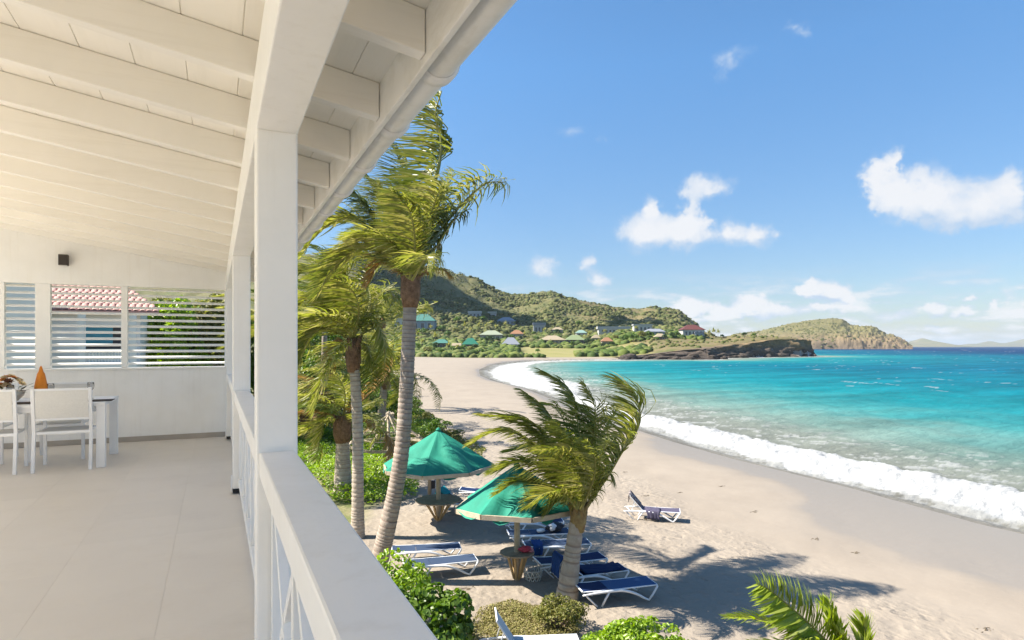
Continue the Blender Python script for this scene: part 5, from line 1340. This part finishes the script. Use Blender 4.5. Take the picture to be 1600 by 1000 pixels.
drape('towel', 'patterned grey cloth over the raised back of the lone lounger', [lp(L9, .58, 0, .50), lp(L9, .36, 0, .74), lp(L9, .21, 0, .905), lp(L9, .16, 0, .88), lp(L9, .15, 0, .62)], .6, mat('patterned_cloth', (.32, .28, .27), (.05, .04, .05), rough=.9, scale=7, contrast=(.42, .58)), 6, ldir(L9, (0, 1, 0)))
drape('towel', 'purple cloth hanging over the side of the lone lounger', [lp(L9, 1.0, .12, .405), lp(L9, 1.0, -.2, .405), lp(L9, 1.0, -.34, .37), lp(L9, 1.03, -.38, .10)], .5, PURPLE, 7, ldir(L9, (1, 0, 0)))
def lumpy(mb, c, r, rr, n=10, m=7, am=.18):
    ph = [rr.uniform(0, 6) for _ in range(4)]; b = len(mb.v); c = Vector(c)
    for i in range(m + 1):
        t_ = math.pi*i/m
        for j in range(n):
            a = 2*math.pi*j/n; k = 1 + am*math.sin(3*a+ph[0]+i) + am*.6*math.sin(5*a+ph[1]-i*1.3)
            mb.v.append(c + Vector((r[0]*math.sin(t_)*math.cos(a)*k, r[1]*math.sin(t_)*math.sin(a)*k, r[2]*math.cos(t_)*(1 + am*.5*math.sin(a*2+ph[2])))))
    for i in range(m):
        for j in range(n): mb.f.append((b+i*n+j, b+(i+1)*n+j, b+(i+1)*n+(j+1) % n, b+i*n+(j+1) % n))
    return mb
rq = random.Random(9)
c = lp(L3, 1.32, 0, .39); t = thing('beach_bag', 'brown straw bag lying on the navy lounger under the near green umbrella', 'bag', c)
lumpy(MB(), c + Vector((0, 0, .16)), (.24, .15, .16), rq, am=.08).build('bag_body', mat('brown_straw', (.26, .12, .075), (.17, .075, .05), rough=.85, scale=14, bump=.5), t, smooth=True)
MB().tube([c + ldir(L3, (-.13, 0, .28)), c + ldir(L3, (-.08, 0, .42)), c + ldir(L3, (.08, 0, .42)), c + ldir(L3, (.13, 0, .28))], .016, 6).build('handle', mat('straw_handle', (.3, .17, .1)), t, smooth=True)
c = lp(L4, 1.50, .0, .39); t = thing('clothes_pile', 'heap of black and white clothes on the lounger left of the short palm trunk', 'clothes', c)
lumpy(MB(), c + Vector((-.04, 0, .12)), (.30, .20, .15), rq, 14, 9, .2).build('black_cloth', mat('black_cloth', (.022, .022, .026), (.06, .06, .07), rough=.95, scale=9), t, smooth=True)
lumpy(MB(), c + ldir(L4, (-.12, -.12, .15)), (.15, .12, .12), rq, 12, 8, .22).build('white_cloth', mat('white_cloth', (.72, .72, .74), (.6, .6, .63), rough=.95, scale=9), t, smooth=True)
c = lp(L4, .99, -.1, .39); o = lumpy(MB(), c + Vector((0, 0, .05)), (.14, .1, .06), rq, 12, 8, .15).build('white_bundle', mat('white_bundle_cloth', (.75, .75, .75), rough=.95), smooth=True, off=c); tag(o, 'small white bundle of cloth beside the black and white clothes', 'cloth')
tz = U2.z + .745; c = U2 + Vector(W(.22, -.06, 0)); c.z = tz
t = thing('red_bundle', 'crumpled red and pink bundle on the plank table of the near green umbrella', 'bundle', c)
lumpy(MB(), c + Vector((0, 0, .085)), (.17, .13, .085), rq, 14, 9, .2).build('cloth', mat('crimson_cloth', (.42, .025, .07), (.55, .10, .13), rough=.85, scale=10), t, smooth=True)
lumpy(MB(), c + Vector(W(.13, -.02, 0)) + Vector((0, 0, .06)), (.08, .08, .06), rq, 12, 8, .2).build('pink_fold', mat('pink_cloth', (.72, .28, .30), rough=.85), t, smooth=True)
c = lp(L6, .16, 0, .40); c = lp(L6, -.22, -.25, -.0); t = thing('rope_basket', 'round white openwork basket on the sand left of the short palm trunk', 'basket', c)
wm = mat('white_rope', (.66, .65, .58), (.5, .48, .42), rough=.9)
for k in range(12):
    a = k*math.pi/6; b_ = a + .55; mb = MB(); mb.tube([c + Vector((.20*math.cos(a), .20*math.sin(a), .0)), c + Vector((.27*math.cos(b_), .27*math.sin(b_), .30))], .012, 5); mb.tube([c + Vector((.20*math.cos(b_), .20*math.sin(b_), .0)), c + Vector((.27*math.cos(a), .27*math.sin(a), .30))], .012, 5); mb.build('rope_strand', wm, t)
for z, r in ((.01, .20), (.15, .235), (.30, .27)):
    MB().tube([c + Vector((r*math.cos(k*math.pi/10), r*math.sin(k*math.pi/10), z)) for k in range(21)], .014, 6).build('hoop', wm, t, smooth=True)
# seaweed and small litter on the sand
rr = np.random.default_rng(77)
SP = [(705, 665), (715, 674), (735, 668), (783, 742), (1010, 812), (1062, 770), (1130, 760), (1275, 843), (1335, 864), (978, 738), (690, 668), (1180, 800), (730, 920), (1545, 985), (1010, 775)]
SPN = ['right of the vine tongue', 'behind the far umbrella top', 'beyond the tip of the vine tongue', 'between the two green umbrellas', 'just below the lone lounger', 'above the lone lounger', 'on the smooth sand right of the lone lounger', 'at the edge of the palm crown shadow', 'beyond the tip of the palm crown shadow', 'right beside the windswept crown of the short palm', 'where the vines meet the far beach', 'on the bare sand in the middle of the beach', 'on the sand left of the grassy mound', 'in the lower right corner', 'left of the lone lounger']
SPL = ['dark scrap of dry seaweed ' + x for x in SPN]
LITM = mat('dry_seaweed', (.12, .09, .06), (.2, .16, .1), rough=1)
for i, (px, py) in enumerate(SP):
    c = ground_pt(px, py); mb = MB()
    for k in range(9):
        a = rr.uniform(0, 6.28); q = c + Vector((rr.normal(0, .09), rr.normal(0, .05), .006)); d = Vector((math.cos(a), math.sin(a)*.5, 0))*rr.uniform(.02, .09)
        mb.tube([q - d, q + Vector((0, 0, .012)), q + d*.8 + Vector((.03, .02, 0))], [.004, .009, .003], 5)
    o = mb.build('seaweed_scrap', LITM, off=c); tag(o, SPL[i], 'seaweed', 'scraps of seaweed on the sand')

# ------------------------------------------------------------------ village behind the beach
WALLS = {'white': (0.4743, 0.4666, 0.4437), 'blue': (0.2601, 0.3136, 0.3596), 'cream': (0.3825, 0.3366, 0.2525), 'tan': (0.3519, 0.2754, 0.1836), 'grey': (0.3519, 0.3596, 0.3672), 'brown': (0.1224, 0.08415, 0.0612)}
ROOFS = {'teal': (0.0612, 0.1836, 0.153), 'green': (0.0153, 0.153, 0.09945), 'pale': (0.2754, 0.306, 0.2218), 'white': (0.4208, 0.4208, 0.4131), 'orange': (0.306, 0.153, 0.08415), 'slate': (0.2372, 0.2525, 0.2907), 'lime': (0.2066, 0.2525, 0.13), 'red': (0.117, 0.0405, 0.036), 'tan': (0.3366, 0.2754, 0.1836), 'mint': (0.2218, 0.3366, 0.2984)}
WM = {k: mat('wall_' + k, c, rough=.85, scale=.5) for k, c in WALLS.items()}; RM = {k: mat('roof_' + k, c, rough=.6, scale=1.5, stretch=(1, 1, 4)) for k, c in ROOFS.items()}
WIN = mat('window_pane', (.03, .045, .06), rough=.15, spec=.6)
def find_ground(px, py, v0=330, v1=1100):
    v = np.linspace(v0, v1, 900); z = ground_z((px-800)/FPX*v, v); line = ZC - (py-541)/FPX*v
    i = np.argmax(z >= line) if (z >= line).any() else len(v)-1
    return (px-800)/FPX*v[i], v[i], float(z[i])
HOUSES = []
def house(px0, px1, py_base, py_eave, py_top, wall, roofc, lab, kind='hip', v=None, dep=.7, nwin=3, yaw=0.0, pat=None):
    pxm = (px0 + px1)/2
    u, v, z = find_ground(pxm, py_base, 325, 1000)
    u = (pxm-800)/FPX*v; z = ZC - (py_base-541)/FPX*v
    w = (px1-px0)/FPX*v; h = (py_base-py_eave)/FPX*v; hr = (py_eave-py_top)/FPX*v; d = max(w*dep, 5)
    t = thing('village_house', lab, 'house', W(u, v + d/2, z), 'houses between the beach and the hill')
    Mx = Matrix.Translation(W(u, v + d/2, z)) @ Matrix.Rotation(-YAW + yaw, 4, 'Z')
    a = MB().quadbox(Mx @ Matrix.Translation((0, 0, (h-4)/2)), w*.94, d*.94, h+4).build('wall', WM[wall], t)
    rf = MB(); o = .3
    c = [Mx @ Vector(p) for p in ((-w/2-o, -d/2-o, h), (w/2+o, -d/2-o, h), (w/2+o, d/2+o, h), (-w/2-o, d/2+o, h))]; dn = Vector((0, 0, -.18))
    if kind == 'flat':
        rf.quadbox(Mx @ Matrix.Translation((0, 0, h + hr/2)), w+.3, d+.3, max(hr, .35))
    else:
        k = (w/2 - min(d/2, w/2)*.95) if kind == 'hip' else w/2
        r1, r2 = Mx @ Vector((-k, 0, h+hr)), Mx @ Vector((k, 0, h+hr))
        rf.v += c + [r1, r2] + [p + dn for p in c]; rf.f += [(0,1,5,4), (1,2,5), (2,3,4,5), (3,0,4), (0,6,7,1), (1,7,8,2), (2,8,9,3), (3,9,6,0), (9,8,7,6)]
    rf.build('roof', RM[roofc], t)
    for k in range(nwin):
        x = -w*.40 + w*.80*(k+.5)/nwin; ww = w*.80/nwin*.55
        f = MB().quadbox(Mx @ Matrix.Translation((x, -d*.47-.05, h*.52)), ww, .1, h*.52).build('window', WM['white'], t)
        MB().quadbox(Mx @ Matrix.Translation((x, -d*.47-.105, h*.52)), ww*.84, .02, h*.46).build('pane', WIN, f)
    if w > 7:
        for s in (-1, 1): MB().quadbox(Mx @ Matrix.Translation((s*w*.44, -d/2-.1, h/2 - .2)), .25, .25, h).build('veranda_post', WM['white'], t)
    HOUSES.append((u, v, lab, (px0, px1, py_base))); return t
house(640, 680, 517, 501, 490, 'blue', 'teal', 'blue house with teal hipped roof right of the tallest palm trunk', v=420)
house(616, 636, 512, 500, 497, 'white', 'white', 'white house with flat roof left of the tallest palm trunk', 'flat', v=440, nwin=2)
house(676, 702, 547, 536, 530, 'brown', 'teal', 'low dark house with pale teal roof behind the beach', v=352, nwin=3)
house(722, 747, 547, 538, 528, 'brown', 'green', 'low dark house with bright green roof behind the beach', v=352, nwin=3)
house(706, 720, 549, 540, 536, 'cream', 'tan', 'small cream hut between the two green roofed houses', 'gable', v=350, nwin=1)
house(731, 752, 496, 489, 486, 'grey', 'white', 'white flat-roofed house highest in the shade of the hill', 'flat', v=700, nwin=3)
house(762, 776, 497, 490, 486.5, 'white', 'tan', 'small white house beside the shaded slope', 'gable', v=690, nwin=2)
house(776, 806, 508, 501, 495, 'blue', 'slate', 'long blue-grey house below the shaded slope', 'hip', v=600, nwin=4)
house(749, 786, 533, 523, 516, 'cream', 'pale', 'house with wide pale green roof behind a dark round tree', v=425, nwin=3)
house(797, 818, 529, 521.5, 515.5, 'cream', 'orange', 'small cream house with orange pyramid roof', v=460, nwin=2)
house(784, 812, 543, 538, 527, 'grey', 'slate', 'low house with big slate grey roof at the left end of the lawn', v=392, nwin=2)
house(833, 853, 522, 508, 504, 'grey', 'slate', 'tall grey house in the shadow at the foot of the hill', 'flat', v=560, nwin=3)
house(843, 884, 538, 531, 524, 'tan', 'tan', 'long tan roofed house facing the lawn', v=430, nwin=5)
house(884, 914, 539, 531, 523, 'brown', 'lime', 'brown house with light green roof facing the lawn', v=425, nwin=4)
house(900, 917, 527, 520, 515.5, 'white', 'mint', 'small house with mint green roof behind the lawn houses', v=490, nwin=2)
house(925, 938, 536, 528, 523, 'cream', 'cream' if False else 'tan', 'square cream house left of the palms on the rise', v=440, nwin=1)
house(940, 958, 541, 533, 527, 'tan', 'orange', 'tan house with orange roof among bushes', v=430, nwin=2)
house(934, 985, 521, 514, 510, 'white', 'white', 'long white villa with a row of dark windows', 'flat', v=545, nwin=7, dep=.3)
house(990, 1020, 520, 508.5, 506.5, 'white', 'white', 'tall white block house next to the long villa', 'flat', v=540, nwin=4, dep=.5)
house(1008, 1040, 526, 518, 513.5, 'grey', 'slate', 'long grey-roofed house right of the white block', v=525, nwin=4, dep=.5)
house(1024, 1042, 531, 526, 521, 'brown', 'tan', 'low brown shed below the grey-roofed house', v=505, nwin=2)
house(1066, 1102, 527, 515, 507, 'white', 'red', 'house with dark red roof out on the point', v=480, nwin=5)
house(1086, 1100, 528, 521, 519, 'blue', 'slate', 'blue-grey wing beside the dark red roofed house', 'flat', v=470, nwin=2)
house(862, 880, 521, 515, 511, 'tan', 'tan', 'tan house on the lower slope above the lawn', v=520, nwin=2)
# palm and broadleaf trees of the village: a few crowns shared by all
def crown_mesh(nm, kind, seed, m):
    rr = np.random.default_rng(seed)
    if kind == 'round':
        p, d = clump_points((0, 0, 3.4), (2.6, 2.6, 2.2), 620, rr, 16, .42); V, Q = leaf_cloud(p, d, .62, rr, .8, .7)
    else:
        Vs, Qs, nv = [], [], 0
        for i in range(13):
            az = i*2.399; el = 1.2 - 1.5*(i/13); d = np.array([math.cos(az)*math.cos(el), math.sin(az)*math.cos(el), math.sin(el)]); p = np.array([0, 0, 6.2]); pts = [p]
            for k in range(5): d = norm(d + np.array([0, 0, -.22]) + np.array(WINDV)*.14); p = p + d*.62; pts.append(p)
            pts = np.array(pts); side = norm(np.cross(pts[-1]-pts[0], [0, 0, 1.])); w = np.array([.15, .5, .62, .55, .35, .05])[:, None]
            for s in (-1, 1):
                r = np.stack([pts, pts + side*w*s - np.array([0, 0, .35])*w], 1).reshape(-1, 3); Vs.append(r)
                Qs.append(np.array([[2*k, 2*k+1, 2*k+3, 2*k+2] for k in range(5)]) + nv); nv += 12
        V, Q = np.vstack(Vs), np.vstack(Qs)
    o = np_mesh(nm, V, Q, m); me = o.data; bpy.data.objects.remove(o); return me
CR = [crown_mesh('crown', 'round', 1, LEAF_MID), crown_mesh('crown', 'round', 2, LEAF_DARK), crown_mesh('crown', 'round', 3, LEAF_OLIVE)]
CP = [crown_mesh('crown', 'palm', 4, FROND), crown_mesh('crown', 'palm', 5, FROND_Y)]
def tmesh(h, r):
    o = MB().tube([(0, 0, -.8), (.1, .05, h*.5), (0, 0, h)], [r*1.3, r, r*.8], 7).build('trunk', BARK, smooth=True); me = o.data; bpy.data.objects.remove(o); return me
TR, TP = tmesh(2.6, .22), tmesh(6.2, .16)
rr = np.random.default_rng(202); cnt = {}
def vtree(px, py, kind, s, mi):
    u, v, z = find_ground(px, py, 325, 900)
    dist = [(math.hypot(u-h[0], v-h[1]), h[2]) for h in HOUSES]; near_ = min(dist)[1]
    what = {('round', 0): 'round mid green tree', ('round', 1): 'round dark green tree', ('round', 2): 'olive bushy tree', ('palm', 0): 'small green palm', ('palm', 1): 'small yellowish palm'}[(kind, mi)]
    hn = min(dist); h_ = [h for h in HOUSES if h[2] == near_][0]
    for cut in (' right of', ' left of', ' behind', ' beside', ' at the', ' below', ' facing', ' highest', ' next', ' out ', ' in the', ' among', ' on the', ' between', ' above'): near_ = near_.split(cut)[0]
    rel = 'in front of' if v < h_[1] - 4 and abs(u - h_[0]) < 9 else 'behind' if v > h_[1] + 8 and abs(u - h_[0]) < 12 else 'left of' if u < h_[0] else 'right of'
    lab = ('large ' if s > 1.25 else 'low ' if s < .85 else '') + what + ' ' + rel + ' the ' + near_
    cnt[lab] = cnt.get(lab, 0) + 1
    if cnt[lab] == 2: lab = lab.replace(rel, 'farther ' + rel if rel in ('left of', 'right of') else 'also ' + rel)
    if cnt.get(lab.replace('farther ', '').replace('also ', ''), 0) >= 3: lab = lab.replace('tree', 'tree standing').replace(' palm ', ' palm standing ')
    lab = ' '.join(lab.split(' ')[:16])
    t = thing('village_tree' if kind == 'round' else 'palm_tree', lab, 'tree' if kind == 'round' else 'palm', W(u, v, z - .1), 'trees among the beach houses')
    c = link('crown', (CR if kind == 'round' else CP)[mi], t); k = link('trunk', TR if kind == 'round' else TP, t)
    t.scale = (s, s, s*rr.uniform(.85, 1.15)); t.rotation_euler = (0, 0, rr.uniform(0, 6.28))
vtree(765, 541, 'round', 1.5, 1)
for px, py, k, s, m in [(735, 556, 'round', .9, 2), (690, 556, 'round', .8, 0), (750, 556, 'round', .8, 0), (668, 556, 'round', 1.0, 2), (715, 553, 'palm', .85, 1), (660, 545, 'palm', .9, 0), (700, 528, 'round', 1.1, 0), (735, 523, 'palm', 1.0, 1), (748, 519, 'palm', 1.0, 0), (760, 516, 'palm', 1.0, 1), (726, 517, 'palm', 1.0, 0), (712, 522, 'round', 1.2, 2), (690, 520, 'round', 1.3, 0), (775, 520, 'palm', 1.1, 1), (790, 516, 'palm', 1.0, 1), (768, 512, 'palm', 1.1, 1), (740, 508, 'round', 1.3, 2), (715, 507, 'round', 1.4, 0), (695, 505, 'round', 1.4, 1), (755, 503, 'round', 1.3, 0), (820, 529, 'palm', .9, 0), (826, 534, 'round', .8, 2), (838, 533, 'round', .9, 0), (870, 524, 'round', 1.0, 1), (921, 531, 'palm', .9, 0), (932, 523, 'palm', 1.0, 1), (945, 526, 'palm', .9, 1), (952, 536, 'palm', .8, 0), (918, 541, 'round', 1.1, 1), (962, 533, 'round', 1.0, 2), (975, 536, 'round', 1.3, 0), (990, 535, 'round', 1.3, 0), (1003, 532, 'round', 1.2, 2), (1015, 530, 'round', 1.1, 0), (1050, 529, 'round', .9, 1), (1058, 527, 'round', .8, 0), (1108, 528, 'palm', .8, 0), (1115, 527, 'palm', .85, 0), (1122, 527.5, 'palm', .75, 0), (1128, 529, 'round', .6, 1), (1163, 528, 'round', .7, 1), (1178, 527.5, 'round', .6, 0), (884, 519, 'round', 1.0, 2), (905, 512, 'round', 1.2, 0), (850, 513, 'round', 1.3, 1), (805, 508, 'round', 1.3, 1), (660, 525, 'round', 1.4, 0), (640, 535, 'round', 1.4, 2), (650, 550, 'round', 1.1, 0), (680, 537, 'palm', 1.0, 0), (665, 503, 'round', 1.5, 1), (895, 541, 'round', .7, 0), (868, 541, 'round', .6, 2), (812, 548, 'round', .7, 1), (840, 553, 'round', .55, 0)]:
    vtree(px, py, k, s, m)
for (hu, hv, hl, (a_, b_, c_)) in list(HOUSES):
    if 'point' in hl or 'dark red' in hl or 'lawn' in hl: continue
    for k in range(2):
        vtree(a_ + (b_ - a_)*(.12 + .72*k + rr.uniform(-.1, .1)), c_ + rr.uniform(1.5, 3.5), ('round', 'palm')[int(rr.random() < .3)], rr.uniform(.55, .95), int(rr.integers(0, 2)))
# boulders along the rocky shore
def boulder_mesh(seed):
    import bmesh
    bm = bmesh.new(); bmesh.ops.create_icosphere(bm, subdivisions=3, radius=1); r = np.random.default_rng(seed)
    off = r.uniform(0, 50, 3)
    for v in bm.verts:
        p = v.co; k = .72 + .55*float(fbm(np.array([p.x*1.1+off[0]+p.z]), np.array([p.y*1.1+off[1]-p.z*.6]), 4)[0])
        v.co = Vector((round(p.x*k*3.2)/3.2*.5 + p.x*k*.5, round(p.y*k*3.2)/3.2*.5 + p.y*k*.5, p.z*k*.7))
    me = bpy.data.meshes.new('boulder'); bm.to_mesh(me); bm.free(); me.materials.append(ROCK); return me
BM = [boulder_mesh(i) for i in range(4)]
rr = np.random.default_rng(303)
for i in range(90):
    f = i/90; px = 868 + 390*f**.9
    if i < 60: k_ = 26 + int(f*0); idx = int(rr.integers(0, len(cs)*.93)); p = cs[idx] + nr[idx]*rr.uniform(-3.0, 3.5)
    else:
        pp_ = np.interp(rr.random(), [0, 1], [0, 1]); a_ = np.array(SH[22]); b_ = np.array(SH[24]); p = a_ + (b_-a_)*pp_ + np.array([rr.normal(0, 2.5), rr.uniform(-1, 7)])
    s = rr.uniform(1.3, 4.2) if i < 60 else rr.uniform(.6, 1.9)
    o = link('boulder', BM[i % 4]); z = max(GZ(p[0], p[1]), 0)*.6
    o.location = W(p[0], p[1], min(z, 4) + s*.05); o.scale = (s*rr.uniform(.8, 1.5), s*rr.uniform(.8, 1.4), s*rr.uniform(.6, 1.1)); o.rotation_euler = (rr.uniform(-.3, .3), rr.uniform(-.3, .3), rr.uniform(0, 6.28))
    where = 'at the far end of the beach' if i >= 60 else 'near the cliff tip of the point' if p[0] > 185 else 'below the dark red roofed house on the point' if p[0] > 135 else 'on the low rocky shore left of the point'
    tag(o, ('large' if s > 3.1 else 'small' if s < 1.6 else 'medium') + ' dark wave-washed boulder ' + where, 'boulder', 'boulders along the rocky shore')
# thin pole in the village
u, v, z = find_ground(834, 522); t = thing('utility_pole', 'tall thin grey pole at the foot of the shaded hill', 'pole', W(u, v, z))
MB().tube([W(u, v, z - 1), W(u, v, z + 5), W(u, v, z + 9.5)], [.16, .14, .10], 8).build('mast', WOOD, t, smooth=True)
MB().bar(W(u - .9, v, z + 9), W(u + .9, v, z + 9), .12, .14).build('crossarm', WOOD, t)

# ------------------------------------------------------------------ neighbour's house beyond the end wall
hy = 38.0
hx0, hx1 = Xat(-330, hy), Xat(219, hy)
def dep(px, Y): return Y*CT + Xat(px, Y)*ST
def zat(px, py, Y): return ZC - (py - 541)/FPX*dep(px, Y)
t = thing('neighbour_house', 'white house with red tiled roof and teal shutter seen through the louvres', 'house', (hx1 - 3, hy, ZS))
WHT = mat('neighbour_wall', (.82, .81, .78), rough=.85, scale=1)
eave = zat(180, 487, hy)
wx0, wx1 = Xat(130, hy), Xat(189, hy); wz0, wz1 = zat(160, 545, hy), zat(160, 509, hy)
MB().box(hx0, hx1, hy + .005, hy + 5, ZS - 1, eave).build('wall', WHT, t)
MB().box(hx0, Xat(60, hy - 2), hy - 2.0, hy, ZS - 1, zat(30, 440, hy)).build('wing', WHT, t)
TILEM = mat('red_roof_tile', (.60, .36, .31), (.52, .29, .24), rough=.75, scale=3, rnd=.12)
rw, rh = .30, .40; tl = None; ex = hx1 + .9; cols_ = int((ex - Xat(72, hy)) / rw); sl = .42
for r_ in range(9):
    for c_ in range(min(cols_, 33)):
        if tl is None:
            mb = MB(); n_ = 6
            for j in range(2):
                for k in range(n_ + 1):
                    a_ = math.pi*k/n_; mb.v.append(Vector((-math.cos(a_)*rw*.46, j*rh*1.1, math.sin(a_)*.085 + j*rh*1.1*sl)))
                    mb.v.append(Vector((-math.cos(a_)*rw*.40, j*rh*1.1, math.sin(a_)*.06 - .004 + j*rh*1.1*sl)))
            m_ = 2*(n_+1)
            for k in range(n_):
                a_ = 2*k; mb.f += [(a_, a_+2, a_+2+m_, a_+m_), (a_+1, a_+1+m_, a_+3+m_, a_+3), (a_, a_+1, a_+3, a_+2)]
            o = mb.build('roof_tile', TILEM, t, local=True); tl = o.data
        else: o = link('roof_tile', tl, t)
        o.location = Vector((ex - rw*(c_+.5) - .22*max(0, r_), hy - .5 + r_*rh, eave + .02 + r_*rh*sl + r_*.004)) - WL[t.name]
yr = hy - .5 + 9*rh; xr = ex - .22*9 - .2
mb = MB(); mb.v = [Vector(p) for p in ((hx0, hy - .5, eave), (ex, hy - .5, eave), (xr, yr, eave + 9*rh*sl), (hx0, yr, eave + 9*rh*sl), (hx0, hy - .5, eave - .18), (ex, hy - .5, eave - .18), (xr, yr, eave + 9*rh*sl - .2), (hx0, yr, eave + 9*rh*sl - .2))]
mb.f = [(0,1,2,3), (7,6,5,4), (0,4,5,1), (1,5,6,2), (2,6,7,3), (3,7,4,0)]; mb.build('roof', TILEM, t)
sh = MB().box(wx0, wx1, hy - .06, hy + .004, wz0, wz1).build('window', mat('dark_opening', (.06, .06, .06)), t)
TS = mat('teal_shutter', (.09, .30, .36), (.07, .24, .30), rough=.6)
for k in range(7):
    zz = wz0 + .2 + (wz1 - wz0 - .25)*k/7; MB().box(wx0 + .02, wx1 - .35, hy - .09, hy - .061, zz, zz + (wz1-wz0)/7*.8).build('shutter_slat', TS, sh)
by_ = hy - 1.4; bxa = Xat(122, by_); zr_ = zat(160, 548, by_); n_ = 16
for k in range(n_):
    xx = bxa + .2 + (hx1 - bxa - .5)*k/(n_-1); MB().lathe([(.07, 0), (.05, .10), (.085, .3), (.045, .52), (.07, .62)], 8, (xx, by_, zr_ - .64)).build('baluster', WHT, t, smooth=True)
MB().box(bxa, hx1, by_ - .12, by_ + .12, zr_ - .02, zr_ + .08).build('balustrade_rail', WHT, t); MB().box(bxa, hx1, by_ - .2, hy - .005, zr_ - .86, zr_ - .645).build('balcony_slab', WHT, t)
for x in (bxa, hx1 - .32): MB().box(x, x + .3, by_ - .11, by_ + .11, zr_ - .64, eave - .2).build('column', WHT, t)

# ------------------------------------------------------------------ clouds that shade two parts of the hill (up-sun, outside the frame)
def shadow_cloud(poly, seed, T=900, n=150, r0=20):
    rr = np.random.default_rng(seed); poly = np.array(poly, float); lo, hi = poly.min(0), poly.max(0); pts = []
    while len(pts) < n:
        p = rr.uniform(lo, hi); ins = False
        for i in range(len(poly)):
            a, b = poly[i], poly[(i+1) % len(poly)]
            if (a[1] > p[1]) != (b[1] > p[1]) and p[0] < (b[0]-a[0])*(p[1]-a[1])/(b[1]-a[1])+a[0]: ins = not ins
        if ins:
            u, v, z = find_ground(p[0], p[1], 420, 1080); pts.append(np.array(W(u, v, z)))
    S = np.array(SUN_DIR); V = []; F_ = []
    for i, p in enumerate(pts):
        c = p + S*T + rr.normal(0, 1, 3)*[2, 2, 6]; r = r0*rr.uniform(.6, 1.1)
        V.append(ico * r * (1 + rr.uniform(-.15, .15, (12, 1))) * np.array([1, 1, .7]) + c); F_.append(icf + 12*i)
    o = np_mesh('cloud', np.vstack(V), np.vstack(F_), CLOUDM, smooth=True); o['kind'] = 'structure'
shadow_cloud([(560, 395), (676, 432), (700, 446), (740, 470), (765, 482), (790, 489), (815, 500), (850, 512), (790, 508), (740, 490), (690, 487), (600, 480)], 1, r0=16, n=240)
shadow_cloud([(928, 516), (950, 503), (968, 495), (985, 497), (1000, 501), (1012, 497), (1028, 502), (1040, 511), (1010, 512), (960, 514)], 2, r0=11, n=90)

# ------------------------------------------------------------------ sea air
if HAZE:
    hz = MB().box(-13500, 26000, -16000, 21500, -6, 190).build('haze', bpy.data.materials.new('sea_haze')); hz['kind'] = 'stuff'
    m = hz.data.materials[0]; m.use_nodes = True; m.node_tree.nodes.clear()
    vo = m.node_tree.nodes.new('ShaderNodeVolumePrincipled'); vo.inputs['Color'].default_value = (.80, .90, 1, 1); vo.inputs['Density'].default_value = HAZE; vo.inputs['Anisotropy'].default_value = .2
    ou = m.node_tree.nodes.new('ShaderNodeOutputMaterial'); m.node_tree.links.new(vo.outputs[0], ou.inputs['Volume'])
